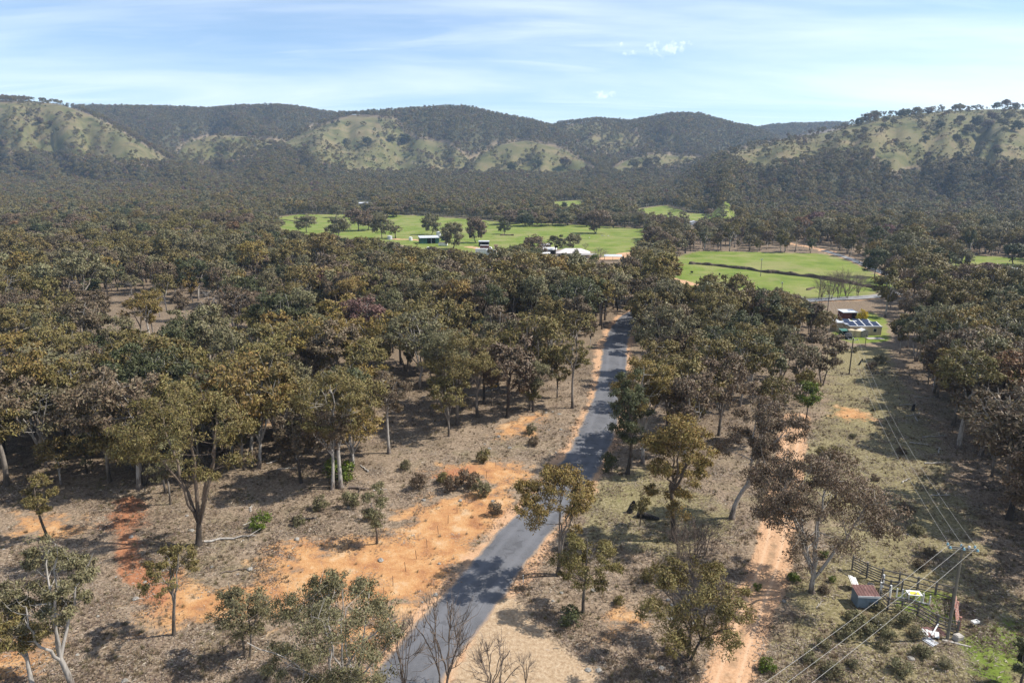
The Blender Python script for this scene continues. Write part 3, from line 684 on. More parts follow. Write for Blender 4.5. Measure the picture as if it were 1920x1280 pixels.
hero(92, 1010, 890, 62, 125, 'olive', 'thin black-stemmed sapling standing in the pinkish litter', M_DARKBARK, fork=.5, limbs=3, clumps=14, leaves=2600, cb=.40, clr=.18, leaf=.34)
hero(320, 945, 850, 80, 126, 'grey-green', 'short crooked gum behind the tall spreading gum', None, fork=.5, limbs=3, clumps=16, leaves=2600, cb=.5, clr=.15, leaf=.36)
hero(1552, 880, 832, 44, 127, 'olive', 'small round dark gum beside the dirt track verge', None, fork=.3, limbs=3, clumps=16, leaves=3000, cb=.12, clr=.22, leaf=.36)
hero(1510, 792, 715, 44, 128, 'bright green', 'slim bright green tree at the end of the tree belt', None, fork=.3, limbs=3, clumps=16, leaves=3000, cb=.3, clr=.22, leaf=.4)
hero(1200, 985, 925, 40, 129, 'olive', 'thin leafy sapling beside the charred hollow stump', None, fork=.4, limbs=3, clumps=10, leaves=900, cb=.35, clr=.2, leaf=.28)

# --- shared trees for the woods
PROTO = []
for i, k in enumerate((dict(H=14, W=9.5, fork=.30, limbs=5, clumps=32), dict(H=15, W=8.5, fork=.40, limbs=4, clumps=28, bark=M_BARK2), dict(H=13, W=10.5, fork=.22, limbs=6, clumps=36, bark=M_BARK2),
                       dict(H=14, W=7.2, fork=.45, limbs=4, clumps=24), dict(H=12, W=9.0, fork=.25, limbs=5, clumps=30, stems=2), dict(H=16, W=9.5, fork=.36, limbs=5, clumps=34, bark=M_BARK2),
                       dict(H=13, W=7.6, fork=.32, limbs=4, clumps=28, cb=.28, bark=M_DARKBARK), dict(H=12, W=8.6, fork=.30, limbs=5, clumps=26, stems=3, bark=M_BARK2))):
    k.setdefault('cb', .40); PROTO.append((tree_meshes(200 + i, leaves=6400, leaf=.44, slim=.40, clr=.135, twig_n=2, **k), k['H'], k['W']))
for i, k in enumerate((dict(H=12, W=11, fork=.20), dict(H=13, W=10, fork=.26, bark=M_DARKBARK), dict(H=11, W=10, fork=.18, stems=2))):
    PROTO.append((tree_meshes(230 + i, leaves=6500, leaf=.62, slim=.5, clr=.15, cb=.16, limbs=6, clumps=40, twig_n=1, flat=.75, **k), k['H'], k['W']))
def far_proto(name, seed, n, leaf, slim, clumps, wood, **k):
    wv, wq, lv, lq, nv = gen_tree(seed, clumps=clumps, leaves=n, leaf=leaf, slim=slim, twig_n=0, sides=3, **k)
    if wood: me = mesh_from(name, np.concatenate([wv, lv]), [np.concatenate([wq, lq + len(wv)])], [M_BARK2 if seed % 2 else M_BARK, M_LEAFI], np.concatenate([np.zeros(len(wq), int), np.ones(len(lq), int)]))
    else: me = mesh_from(name, lv, lq, [M_LEAFI])
    wn_ = wv - np.array([0, 0, 1]) * wv[:, 2:3]; wn_ = wn_ + np.array([0.01, 0, 0]); soft(me, np.concatenate([wn_, nv]) if wood else nv)
    return bpy.data.objects.new(name, me)
def coll(name, objs):
    c = bpy.data.collections.new(name)
    for o in objs: c.objects.link(o)
    return c
SHX = (dict(H=15, W=7, cb=.5, fork=.45), dict(H=11, W=7, cb=.25, stems=3), dict(H=16, W=11, cb=.42, fork=.25))
SH = (dict(H=13, W=9, cb=.36), dict(H=14, W=8, cb=.40, fork=.4), dict(H=12, W=10, cb=.36), dict(H=13, W=7.4, cb=.30), dict(H=12, W=9, cb=.34, stems=2), dict(H=15, W=9.5, cb=.38))
C_MID = coll('mid_wood', [far_proto(f'mid_wood_{i}', 300 + i, 2600, .60, .48, 28, True, **k) for i, k in enumerate(SH + SHX)] + [bpy.data.objects.new('mid_wood_9', mesh_from('mid_wood_9', *gen_tree(399, H=13, W=7, leaves=0, bare=True, clumps=22, twig_n=3, fork=.4, cb=.4)[:2], M_BARK2))])
C_FAR = coll('far_wood', [far_proto(f'far_wood_{i}', 320 + i, 900, .92, .55, 20, True, limbs=3, **k) for i, k in enumerate(SH)])
C_HILL = coll('hill_wood', [far_proto(f'hill_wood_{i}', 340 + i, 260, 1.6, .65, 14, False, **{**k, 'cb': .22}) for i, k in enumerate(SH)])
def scatter(name, P, scl, rot, idx, tint, collection, mat=None):
    """stuff: instances on points; P (n,3), scl (n,3), rot (n,3), idx (n), tint (n,3)"""
    n = len(P); me = bpy.data.meshes.new(name); me.vertices.add(n); me.vertices.foreach_set('co', np.asarray(P, np.float32).ravel())
    for nm, ty, key, a in (('scl', 'FLOAT_VECTOR', 'vector', scl), ('rot', 'FLOAT_VECTOR', 'vector', rot), ('pick', 'INT', 'value', idx)):
        at = me.attributes.new(nm, ty, 'POINT'); at.data.foreach_set(key, np.asarray(a, np.int32 if ty == 'INT' else np.float32).ravel())
    at = me.attributes.new('tint', 'FLOAT_COLOR', 'POINT'); at.data.foreach_set('color', np.concatenate([tint, np.ones((n, 1))], 1).astype(np.float32).ravel())
    o = link(name, me)
    ng = bpy.data.node_groups.new(name, 'GeometryNodeTree')
    ng.interface.new_socket('Geometry', in_out='INPUT', socket_type='NodeSocketGeometry'); ng.interface.new_socket('Geometry', in_out='OUTPUT', socket_type='NodeSocketGeometry')
    N, L = ng.nodes, ng.links
    gi, go = N.new('NodeGroupInput'), N.new('NodeGroupOutput'); ip = N.new('GeometryNodeInstanceOnPoints'); ci = N.new('GeometryNodeCollectionInfo')
    ci.inputs['Collection'].default_value = collection; ci.inputs['Separate Children'].default_value = True; ci.inputs['Reset Children'].default_value = True
    L.new(gi.outputs[0], ip.inputs['Points']); L.new(ci.outputs[0], ip.inputs['Instance']); ip.inputs['Pick Instance'].default_value = True
    for nm, ty, sk in (('pick', 'INT', 'Instance Index'), ('rot', 'FLOAT_VECTOR', 'Rotation'), ('scl', 'FLOAT_VECTOR', 'Scale')):
        a = N.new('GeometryNodeInputNamedAttribute'); a.data_type = ty; a.inputs['Name'].default_value = nm; L.new(a.outputs['Attribute'], ip.inputs[sk])
    L.new(ip.outputs[0], go.inputs[0])
    md = o.modifiers.new('scatter', 'NODES'); md.node_group = ng
    return o

# --- where trees may not stand, or would hide ground that lies open
OPEN_PX = PADDOCK_PX + [
    [(-40,1300),(-40,965),(60,955),(130,968),(200,935),(330,935),(480,905),(560,925),(640,918),(705,882),(760,852),(830,832),(885,802),(960,782),(1015,775),(1062,775),(1088,735),(1108,650),(1140,612),(1160,604),(1180,612),(1184,650),(1178,700),(1140,770),(1110,870),
     (1000,960),(740,1300)],
    [(740,1300),(1000,960),(1130,885),(1200,875),(1340,905),(1400,962),(1442,900),(1490,815),(1545,785),(1562,655),(1600,640),(1662,640),(1690,720),(1735,800),(1785,900),(1825,1000),(1850,1100),(1850,1300)],
    [(1488,568),(1545,555),(1634,555),(1642,588),(1670,600),(1680,642),(1600,652),(1560,642),(1550,598),(1528,576)],
    [(1590,482),(1645,505),(1700,528),(1690,535),(1600,495)], [(985,455),(1190,462),(1180,502),(1120,496),(1010,494)], [(860,450),(935,455),(930,480),(865,478)], [(1285,425),(1312,425),(1312,440),(1285,440)],
    [(665,376),(700,376),(700,388),(665,388)], [(1660,306),(1715,295),(1720,318),(1680,325)], [(1480,452),(1560,462),(1560,472),(1480,460)]]
HARD_PX = []
def open_hit(x, y, z, H, fr=(0.0, .5, .85)):
    r = np.zeros(np.shape(x), bool)
    for f in fr:
        u, v = project(x, y, z + H * f)
        for p in OPEN_PX: r |= inside(p, u, v)
    return r
def fit_height(x, y, z, H):
    for k in (.8, .65, .5, .38): H = np.where(open_hit(x, y, z, H), H * k / (1 if k == .8 else {.65: .8, .5: .65, .38: .5}[k]), H)
    return H
def jitter_grid(y0, y1, cell, half=0.86, seed=1):
    g = np.random.default_rng(seed); out = []
    ys = np.arange(y0, y1, cell); X = np.arange(-half * (y1 + 30), half * (y1 + 30), cell)
    gx, gy = np.meshgrid(X, ys); gx = gx + g.uniform(-.48, .48, gx.shape) * cell; gy = gy + g.uniform(-.48, .48, gx.shape) * cell
    k = np.abs(gx) < half * (gy + 30); return gx[k], gy[k], g
def tones_for(n, g, far):
    names = ['olive', 'golden', 'brown', 'rusty', 'grey-green', 'dark green', 'maroon']
    p = np.array([.40, .10, .19, .015, .23, .06, .005]) if not far else np.array([.40, .04, .14, .005, .34, .08, .005])
    return np.array(names)[g.choice(len(names), n, p=p / p.sum())]
def tint_of(names, g, k=0.12):
    t = np.array([TONES[a] for a in names]); return t * g.uniform(1 - k, 1 + k, (len(names), 1)) * g.uniform(.96, 1.04, (len(names), 3))

# nearer woods: the 240 that show largest are trees of their own, the rest one mass
x, y, g = jitter_grid(48, 255, 7.4, 0.80, 11)
cl_ = fbm(x / 22, y / 22, 91, 3); keep = g.random(len(x)) < np.clip(.05 + 2.4 * (cl_ - .26), .12, .95)
x, y = x[keep], y[keep]
x2, y2, g2 = jitter_grid(165, 255, 5.0, 0.80, 17); u2, v2 = project(x2, y2, height(x2, y2)); k2 = inside([(1120,612),(1150,570),(1240,548),(1560,560),(1556,640),(1200,640)], u2, v2) | inside([(560,575),(1160,560),(1150,610),(560,620)], u2, v2)
x3, y3, g3 = jitter_grid(62, 210, 6.6, 0.86, 19); u3, v3 = project(x3, y3, height(x3, y3)); k3 = inside([(1700,640),(2100,600),(2100,1100),(1850,960),(1770,800)], u3, v3) | inside([(-160,800),(480,790),(620,800),(700,830),(620,880),(470,885),(330,915),(200,918),(60,940),(-160,950)], u3, v3)
x2, y2, k2 = np.concatenate([x2, x3]), np.concatenate([y2, y3]), np.concatenate([k2, k3])
x, y = np.concatenate([x, x2[k2]]), np.concatenate([y, y2[k2]])
z = height(x, y); H = 6.5 + 12 * g.random(len(x)) ** .75 * (0.85 + .3 * fbm(x / 60, y / 60, 92, 2))
H = fit_height(x, y, z, H); ok = ~open_hit(x, y, z, H) & ~((x > 36) & (x < 68) & (y > 50) & (y < 80)) & (segdist(road_c, x, y) > 5.5) & (segdist(track_c, x, y) > 3.5) & (segdist(cross_c, x, y) > 6)
u0, v0 = project(x, y, z); ok &= ~((v0 > 930) & (u0 < 1840) & (u0 > -60)) & (v0 < 1500)
x, y, z, H = x[ok], y[ok], z[ok], H[ok]
u0, v0 = project(x, y, z); u1, v1 = project(x, y, z + H); tn = tones_for(len(x), g, False)
size = (v0 - v1) * ((u0 > -80) & (u0 < 2000))
order = np.argsort(-size); solo, mass = order[:240], order[240:]
def wood_zone(x, y, u, v):
    if segdist(road_c, x, y) < 14: return 'close to the sealed road'
    rx = np.interp(y, [c[1] for c in road_c], [c[0] for c in road_c])
    if x < rx: return 'in the woodland behind the orange clay' if y < 125 else 'deep in the woodland behind the orange clay'
    if u > 1640: return 'in the woodland beyond the power line'
    return 'in the tree belt between bitumen and dirt track'
for i in solo:
    pi = int(g.integers(8)); me, h0, w0 = PROTO[pi]; s = H[i] / h0; t = str(tn[i])
    form = ('tall ' if H[i] > 13.2 else 'lower ') + ('low-forked', 'white-trunked', 'broad white-limbed', 'slender', 'twin-stemmed', 'high-crowned', 'dark-trunked', 'many-stemmed')[pi]
    lab = f'{form} {t}-crowned gum {wood_zone(x[i], y[i], u0[i], v0[i])}'
    place_tree('gum_tree', me, (x[i], y[i], z[i]), (s * random.uniform(.9, 1.2), s * random.uniform(.9, 1.2), s), random.uniform(0, 6.28), t, lab, lab + ' set')
def mass_of(name, label, x, y, z, H, tn, g, cn, nproto, h0=13.0, wide=(.9, 1.25), kz=1.0):
    s = H / h0; w = g.uniform(*wide, len(x))
    o = scatter(name, np.stack([x, y, z], -1), np.stack([s * w, s * w, s * kz], -1), np.stack([0 * x, 0 * x, g.uniform(0, 6.28, len(x))], -1), np.minimum(g.integers(0, nproto * 4 - 3, len(x)) // 4 if nproto == 10 else g.integers(0, nproto, len(x)), nproto - 1), tint_of(tn, g), cn)
    return tag(o, label, 'woodland', kind='stuff')
m = mass
mass_of('woodland', 'gum woodland reaching from the clay clearing towards the farm paddocks', x[m], y[m], z[m], H[m], tn[m], g, C_MID, 10, wide=(.72, 1.3))
# middle distance
x, y, g = jitter_grid(255, 620, 6.8, 0.82, 12)
k = g.random(len(x)) < np.clip(.45 + 1.5 * (fbm(x / 40, y / 40, 93, 3) - .3), .4, .97); x, y = x[k], y[k]
z = height(x, y); H = 6 + 11 * g.random(len(x)) ** .8; H = fit_height(x, y, z, H); ok = ~open_hit(x, y, z, H) & (segdist(cross_c, x, y) > 6) & (segdist(lane_c, x, y) > 5)
x, y, z, H = x[ok], y[ok], z[ok], H[ok]
mass_of('farm_woodland', 'gum woodland around the green farm paddocks', x, y, z, H, tones_for(len(x), g, True), g, C_MID, 10, wide=(.75, 1.3))
# valley floor up to the hills
x, y, g = jitter_grid(620, 1900, 8.0, 0.84, 13)
z = height(x, y); H = g.uniform(9, 15, len(x)) * (0.85 + .3 * fbm(x / 90, y / 90, 94, 2))
def hill_open(x, y, z, g, extra=1.0):
    u, v = project(x, y, z); r = np.ones(len(x))
    for p, d in zip(HILLGRASS_PX, HILLGRASS_DENS):
        i = inside(p, u, v); dd = d * 3.2 * np.clip((fbm(x[i] / 60, y[i] / 60, 95, 3) - .36) * 3.5, 0, 1) if d < .4 else d
        r[i] = np.minimum(r[i], dd)
    return g.random(len(x)) < r * extra
ok = ~open_hit(x, y, z, H, (0.0, .6)) & hill_open(x, y, z, g) & (g.random(len(x)) < .93)
x, y, z, H = x[ok], y[ok], z[ok], H[ok]
mass_of('valley_woodland', 'dull grey-brown gum forest filling the valley floor below the hills', x, y, z, H, tones_for(len(x), g, True), g, C_FAR, 6)
# hills
x, y, g = jitter_grid(1900, 3150, 11.5, 0.84, 14)
z = height(x, y); H = g.uniform(9, 15, len(x)); ok = hill_open(x, y, z, g)
x, y, z, H = x[ok], y[ok], z[ok], H[ok]
mass_of('hill_forest', 'dark gum forest covering the ridges and gullies of the far hills', x, y, z, H, tones_for(len(x), g, True), g, C_HILL, 6, wide=(1.0, 1.4))

# single trees out on the paddocks
PAD = [(575,436,402,40,'grey-green'),(636,448,405,42,'grey-green'),(672,433,390,50,'brown'),(716,447,398,40,'grey-green'),(742,447,420,30,'grey-green'),(808,440,402,34,'grey-green'),(848,467,418,44,'grey-green'),(893,455,408,38,'brown'),
       (946,439,414,24,'dark green'),(1118,438,394,50,'brown'),(1058,392,378,12,'dark green'),(1040,478,436,34,'dark green'),(1072,474,434,34,'grey-green'),(1000,488,440,50,'brown'),(1215,505,446,62,'grey-green'),(1248,500,455,40,'brown'),
       (1262,478,432,46,'grey-green'),(1330,560,512,36,'olive'),(1455,568,535,22,'grey-green'),(1100,425,402,30,'brown'),(1150,427,396,34,'grey-green'),(1172,427,398,26,'grey-green'),(1060,424,397,30,'grey-green'),(1028,424,395,32,'brown'),(985,424,396,34,'grey-green'),
       (955,420,394,34,'brown'),(1190,428,402,16,'grey-green'),(1200,428,400,16,'olive'),(1805,503,468,32,'grey-green'),(1850,512,490,40,'maroon'),(1700,540,470,60,'brown'),(1640,520,462,46,'dark green'),(1672,530,480,40,'brown'),(1746,522,478,50,'grey-green'),
       (1770,508,465,44,'dark green'),(1815,530,495,44,'olive'),(1900,498,452,40,'dark green'),(690,432,398,36,'brown'),(705,430,396,30,'grey-green'),(1222,470,425,40,'brown'),(1285,475,430,40,'brown'),(1745,560,505,60,'brown')]
for k in range(34):
    u = random.uniform(905, 1212); v = random.uniform(413, 427); PAD.append((u, v, v - random.uniform(20, 30), random.uniform(22, 34), random.choice(['grey-green', 'brown', 'olive', 'dark green'])))
for k in range(12):
    u = random.uniform(625, 745); v = random.uniform(398, 410); PAD.append((u, v, v - random.uniform(18, 26), random.uniform(20, 30), random.choice(['grey-green', 'brown', 'olive'])))
for k in range(4):
    u = random.uniform(498, 525); v = random.uniform(412, 440); PAD.append((u, v, v - random.uniform(20, 28), random.uniform(24, 36), random.choice(['brown', 'olive', 'grey-green'])))
for (u, v, vt, w, t) in PAD:
    p = ground_at(u, v); Hh = height_for(p, vt); me, h0, w0 = PROTO[random.choice((8, 9, 10, 8, 6))]
    sw = w / px_per_m(p) / w0
    lab = f'{t} paddock gum standing on grass near the ' + ('treed far fence' if v < 412 else 'belt behind the farmhouse' if v < 428 and 900 < u < 1215 else 'green farm shed' if u < 940 else 'farmhouse' if u < 1250 else 'creek paddock' if u < 1480 else 'farm lane')
    place_tree('paddock_tree', me, p, (sw * 1.05, sw * 1.05, Hh / h0), random.uniform(0, 6.28), t, lab, lab + ' set')
# scattered trees on the grassy slopes of the hills
HT = [(1660,232,14),(1674,238,16),(1690,222,18),(1700,220,16),(1718,218,18),(1740,216,16),(1792,208,14),(1812,206,16),(1832,205,22),(1850,205,18),(1868,206,16),(1884,206,20),(1904,206,14),(1640,226,20),(1624,232,22),(1610,236,16),(1735,266,14),(1793,265,16),(1868,282,12),
      (1870,294,18),(1764,246,18),(1762,238,14),(1656,242,12),(1552,262,12),(1508,272,10),(1585,256,12),(1620,250,14),(1830,240,24),(1850,246,22),(1815,250,20),(1880,240,22),(1905,248,24),(1740,298,16),(1735,310,8),(1860,228,20),(1800,232,18),(1890,226,18),
      (690,276,20),(650,272,14),(773,290,12),(845,308,14),(735,268,18),(760,270,22),(880,318,18),(990,302,12),(1010,312,14),(1100,322,12),(960,322,20),(1120,322,10),(75,232,14),(95,236,10),(40,248,9),(38,258,9),(150,290,10),(5,278,18),(1060,318,24),(1190,318,22),(1230,312,20),(1215,316,24)]
for (u, v, w) in HT:
    p = ground_at(u, v); me, h0, w0 = PROTO[random.choice((8, 9, 10))]; W_ = w / px_per_m(p); t = random.choice(['dark green', 'grey-green', 'brown'])
    lab = f'dark round tree on the ' + ('high green hill behind the paddocks' if u > 1330 else 'tan slope of the rounded middle hill' if u > 500 else 'pale bare flank of the long hill')
    place_tree('hill_tree', me, p, (W_ / w0, W_ / w0, W_ / w0 * .8), random.uniform(0, 6.28), t, lab, lab + ' set')

# ------------------------------------------------------------------ built things
M_TIMBER = plain('grey_timber', (0.14, 0.125, 0.11), 0.9, 0.4, 2.5)
M_POLE = plain('pole_timber', (0.165, 0.15, 0.12), 0.9, 0.3, 1.5)
M_POLE2 = plain('dark_pole_timber', (0.075, 0.062, 0.052), 0.9, 0.3, 1.5)
M_WHITE = plain('white_paint', (0.66, 0.65, 0.62), 0.6, 0.12, 2.0, wear=(0.34, 0.28, 0.23), wear_amt=0.05)
M_ZINC = plain('weathered_zinc', (0.52, 0.53, 0.55), 0.5, 0.15, 0.6, 0.2)
M_BLUEWALL = plain('blue_grey_sheet', (0.155, 0.205, 0.245), 0.65, 0.2, 1.5, wear=(0.24, 0.2, 0.17), wear_amt=0.05)
M_RUST = plain('rusty_roof_sheet', (0.145, 0.075, 0.065), 0.8, 0.35, 1.2, wear=(0.30, 0.20, 0.16), wear_amt=0.1)
M_PINK = plain('faded_red_paint', (0.45, 0.22, 0.17), 0.8, 0.3, 2.0, wear=(0.55, 0.5, 0.45), wear_amt=0.3)
M_GREEN = plain('green_sheet', (0.028, 0.088, 0.062), 0.55, 0.15, 0.5)
M_GREENROOF = plain('green_roof', (0.05, 0.15, 0.11), 0.5, 0.15, 0.5)
M_MAROON = plain('maroon_sheet', (0.115, 0.03, 0.032), 0.6, 0.2, 0.6)
M_CREAM = plain('cream_wall', (0.47, 0.38, 0.26), 0.75, 0.08, 0.7)
M_TANK = plain('cream_tank', (0.56, 0.46, 0.30), 0.55, 0.08, 0.8)
M_GREYWALL = plain('grey_wall', (0.30, 0.28, 0.26), 0.75, 0.12, 0.7)
M_DARK = plain('dark_paint', (0.025, 0.025, 0.028), 0.6, 0.3, 1.0)
M_PANEL = plain('solar_cell', (0.018, 0.028, 0.06), 0.22, 0.2, 2.0)
M_GLASS = plain('window_glass', (0.03, 0.036, 0.042), 0.08, 0.2, 1.0)
M_INSUL = plain('blue_insulator', (0.22, 0.42, 0.50), 0.15, 0.1, 4.0)
M_WIRE = plain('bright_conductor', (0.50, 0.47, 0.42), 0.45, 0.1, 1.0, 0.3)
M_YELLOW = plain('yellow_top', (0.62, 0.46, 0.06), 0.6, 0.1, 2.0)
M_TYRE = plain('tyre_rubber', (0.02, 0.02, 0.02), 0.9, 0.2, 3.0)
M_CONC = plain('concrete', (0.36, 0.33, 0.29), 0.9, 0.2, 1.2)
M_ROCK = plain('lichen_rock', (0.25, 0.23, 0.20), 0.95, 0.35, 2.0, wear=(0.38, 0.36, 0.32), wear_amt=0.2)
M_STEEL = plain('rusty_steel', (0.09, 0.06, 0.045), 0.85, 0.3, 5.0)
M_BANK = plain('eroded_bank_soil', (0.075, 0.055, 0.038), 0.95, 0.45, 0.6)
M_WOOL = plain('sheep_wool', (0.55, 0.50, 0.43), 0.95, 0.12, 4.0)
M_HIDE = plain('black_hide', (0.014, 0.012, 0.011), 0.8, 0.2, 4.0)

def rel(o, p): return Vector(p) - Vector(o.location)
def timber_fence(label, posts, h, rails, mat=M_TIMBER, railmat=None, name='timber_fence', pw=.17, rw=.13, cat='fence', slope=None, group=None):
    P = [ground_at(u, v) for u, v in posts]; e = empty(name, P[0], 0, label, cat, group)
    for p in P:
        q = rel(e, p); MB().beam(q + Vector((0, 0, -.3)), q + Vector((random.uniform(-.04, .04), random.uniform(-.04, .04), h + random.uniform(0, .14))), pw).build('post', mat, e)
    for a, b in zip(P[:-1], P[1:]):
        a, b = rel(e, a), rel(e, b); out = (b - a).cross(Vector((0, 0, 1))).normalized() * (pw * .5 + .03)
        for k in range(rails):
            zz_ = h * (.18 + .80 * k / max(rails - 1, 1)) - .06
            MB().beam(a + out + Vector((0, 0, zz_ + random.uniform(-.04, .04))), b + out + Vector((0, 0, zz_ + random.uniform(-.04, .04))), .05, rw).build('rail', railmat or mat, e)
    return e
timber_fence('far side rail fence of the timber stockyard', [(1653,1088),(1685,1095),(1720,1104),(1754,1114),(1786,1123)], 1.55, 3)
timber_fence('road side rail fence of the timber stockyard', [(1649,1128),(1664,1143),(1691,1146),(1720,1154),(1756,1176),(1794,1188)], 1.5, 4)
timber_fence('tall slatted loading ramp fence behind the tin shed', [(1597,1068),(1625,1083),(1652,1095)], 1.9, 6)
timber_fence('faded red and white end gate of the stockyard', [(1789,1122),(1793,1150),(1797,1180)], 1.45, 5, M_PINK, M_PINK, name='yard_gate', cat='gate')
timber_fence('short dividing fence next to the tin shed', [(1652,1102),(1668,1108),(1690,1108)], 1.4, 3)
timber_fence('white painted posts of the narrow cattle race', [(1654,1102),(1650,1116),(1668,1122)], 1.6, 2, M_WHITE, M_TIMBER, name='cattle_race', cat='race')
timber_fence('row of thin white pipe posts inside the stockyard', [(1680,1120),(1691,1121),(1703,1124),(1716,1127),(1730,1131),(1742,1134)], 1.1, 1, M_WHITE, M_WHITE, name='pipe_rail', pw=.11, cat='rail')
# tin shed by the yard
p = ground_at(1626, 1140); e = empty('tin_shed', p, math.radians(-4), 'small blue-grey tin shed with rusty red roof at the stockyard', 'shed'); e.scale = (.82, .82, .86)
MB().box(-1.3, 1.3, 0, .05, -.1, 1.75).build('front_wall', M_BLUEWALL, e); MB().box(-1.3, 1.3, 1.95, 2.0, -.1, 1.95).build('back_wall', M_BLUEWALL, e)
for s in (-1, 1): MB().hexa([(s*1.3-.03, .05, -.1), (s*1.3+.03, .05, -.1), (s*1.3-.03, 1.95, -.1), (s*1.3+.03, 1.95, -.1), (s*1.3-.03, .05, 1.74), (s*1.3+.03, .05, 1.74), (s*1.3-.03, 1.95, 1.94), (s*1.3+.03, 1.95, 1.94)]).build('side_wall', M_BLUEWALL, e)
m = MB()
for k in range(14):
    x0 = -1.42 + k * .203; zt = .03 * (k % 2)
    m.hexa([(x0, -.16, 1.75 + zt), (x0 + .2, -.16, 1.75 + zt), (x0, 2.15, 1.99 + zt), (x0 + .2, 2.15, 1.99 + zt), (x0, -.16, 1.79 + zt), (x0 + .2, -.16, 1.79 + zt), (x0, 2.15, 2.03 + zt), (x0 + .2, 2.15, 2.03 + zt)])
m.build('roof', M_RUST, e); MB().box(-1.44, 1.44, -.22, -.17, 1.58, 1.84).build('fascia', M_WHITE, e)
def junk(name, label, u, v, rz, mat, cat, shapes, lift=0.0, tilt=(0, 0)):
    q = ground_at(u, v); m = MB()
    for s in shapes: m.box(*s)
    o = m.build(name, mat); o.location = q + Vector((0, 0, lift)); o.rotation_euler = (tilt[0], tilt[1], rz); return tag(o, label, cat)
def sheet(name, label, u, v, w, d, rz, mat, tilt, lift=.15):
    q = ground_at(u, v); m = MB(); n = 9
    for k in range(n):
        x0 = -w / 2 + k * w / n; zt = .035 * (k % 2) + .05 * math.sin(k * .8); m.box(x0, x0 + w / n - .004, -d / 2, d / 2, zt, zt + .02)
    o = m.build(name, mat); o.location = q + Vector((0, 0, lift)); o.rotation_euler = (tilt[0], tilt[1], rz); return tag(o, label, 'sheet')
sheet('roofing_sheet', 'rusty red roofing sheet lying at the foot of the power pole', 1750, 1186, 2.2, 1.3, .2, M_RUST, (.12, .05))
sheet('roofing_sheet', 'pale bent sheet leaning on the rusty sheet by the power pole', 1742, 1190, 1.7, .8, -.5, M_WHITE, (.25, -.1), .2)
sheet('roofing_sheet', 'clean grey sheet flat on the grass by the power pole', 1744, 1203, 1.1, 1.2, .5, M_ZINC, (.06, .03), .08)
sheet('roofing_sheet', 'crumpled pale blue sheet in the scrub before the stockyard', 1643, 1168, .8, 1.0, .3, M_ZINC, (.3, .3), .2)
sheet('roofing_sheet', 'torn white sheet propped against the tin shed', 1599, 1102, 1.1, 1.2, .2, M_WHITE, (.5, .4), .9)
junk('concrete_block', 'square concrete block by the power pole', 1795, 1198, .4, M_CONC, 'block', [(-.45, .45, -.3, .3, -.05, .5), (-.36, .36, -.22, .22, .5, .56)], tilt=(.1, .12))
junk('timber_plank', 'bleached plank lying beyond the power pole', 1793, 1206, -.45, M_DEAD, 'plank', [(-1.2, 1.2, -.08, .08, 0, .06), (-.9, .3, .1, .2, 0, .05)], .02)
junk('white_plank', 'white painted board across the sheet pile', 1752, 1187, .75, M_WHITE, 'plank', [(-1.0, 1.0, -.06, .06, 0, .05)], .45, (0, -.2))
e = empty('feed_trough', ground_at(1735 + 92, 1174), .3, 'small white trough on a thin stake in the green grass', 'trough')
MB().box(-.4, .4, -.2, .2, .48, .54).box(-.4, .4, -.2, -.16, .54, .68).box(-.4, .4, .16, .2, .54, .68).box(-.4, -.36, -.16, .16, .54, .68).box(.36, .4, -.16, .16, .54, .68).build('basin', M_WHITE, e)
MB().beam((0, 0, -.2), (0, 0, .5), .06).build('stake', M_STEEL, e); MB().beam((.15, .3, -.2), (.15, .3, 1.2), .045).build('stake', M_STEEL, e)
e = empty('work_table', ground_at(1712, 1124), -.15, 'white table with yellow top inside the stockyard', 'table')
for sx in (-.62, .62):
    for sy in (-.4, .4): MB().beam((sx, sy, -.05), (sx, sy, .82), .08).build('leg', M_WHITE, e)
MB().box(-.72, .72, -.48, .48, .82, .88).build('tabletop', M_WHITE, e); MB().box(-.5, .5, -.36, .2, .882, .9).build('yellow_panel', M_YELLOW, e)

# power poles and lines
def power_pole(u, v, vtop, label, mat=M_POLE, arm=2.5, az=0.0, double=False, loc=None, H=None, r=.15):
    p = ground_at(u, v) if loc is None else Vector((loc[0], loc[1], gz(*loc))); H = H or height_for(p, vtop)
    e = empty('power_pole', p, az, label, 'power pole', None)
    MB().tube([(0, 0, -.4), (0, 0, H * .5), (0, 0, H)], [r, r * .88, r * .72], 10).build('pole', mat, e, True)
    pts = []
    if arm:
        for s in ((-1, 1) if double else (1,)): MB().box(-arm / 2, arm / 2, s * (r + .02) - .055, s * (r + .02) + .055, H - .42, H - .30).build('crossarm', M_POLE if double else M_ZINC, e)
        for k, xx in enumerate((-arm / 2 + .12, 0, arm / 2 - .12)):
            for s in ((-1, 1) if double else (1,)):
                yy = s * (r + .02 + (.17 if double else 0)); zz_ = H - .24 if xx else (H + .02 if not double else H - .24)
                MB().lathe([(.03, -.1), (.11, -.06), (.13, 0), (.07, .05), (.11, .10), (.05, .17)], 8, (xx, yy, zz_)).build('insulator', M_INSUL if double else M_ZINC, e, True)
            pts.append(Vector((xx, 0, H - .05 if (double or xx) else H + .2)))
        if double: MB().lathe([(.05, -.2), (.13, -.1), (.13, .1), (.05, .16)], 8, (.55, 0, H - .12)).build('cut_out', M_ZINC, e, True)
        else: MB().beam((-arm * .3, .12, H - .36), (0, .12, H - 1.1), .05).beam((arm * .3, .12, H - .36), (0, .12, H - 1.1), .05).build('brace', M_ZINC, e)
    cz, sz = math.cos(az), math.sin(az)
    return [p + Vector((q.x * cz - q.y * sz, q.x * sz + q.y * cz, q.z)) for q in pts]
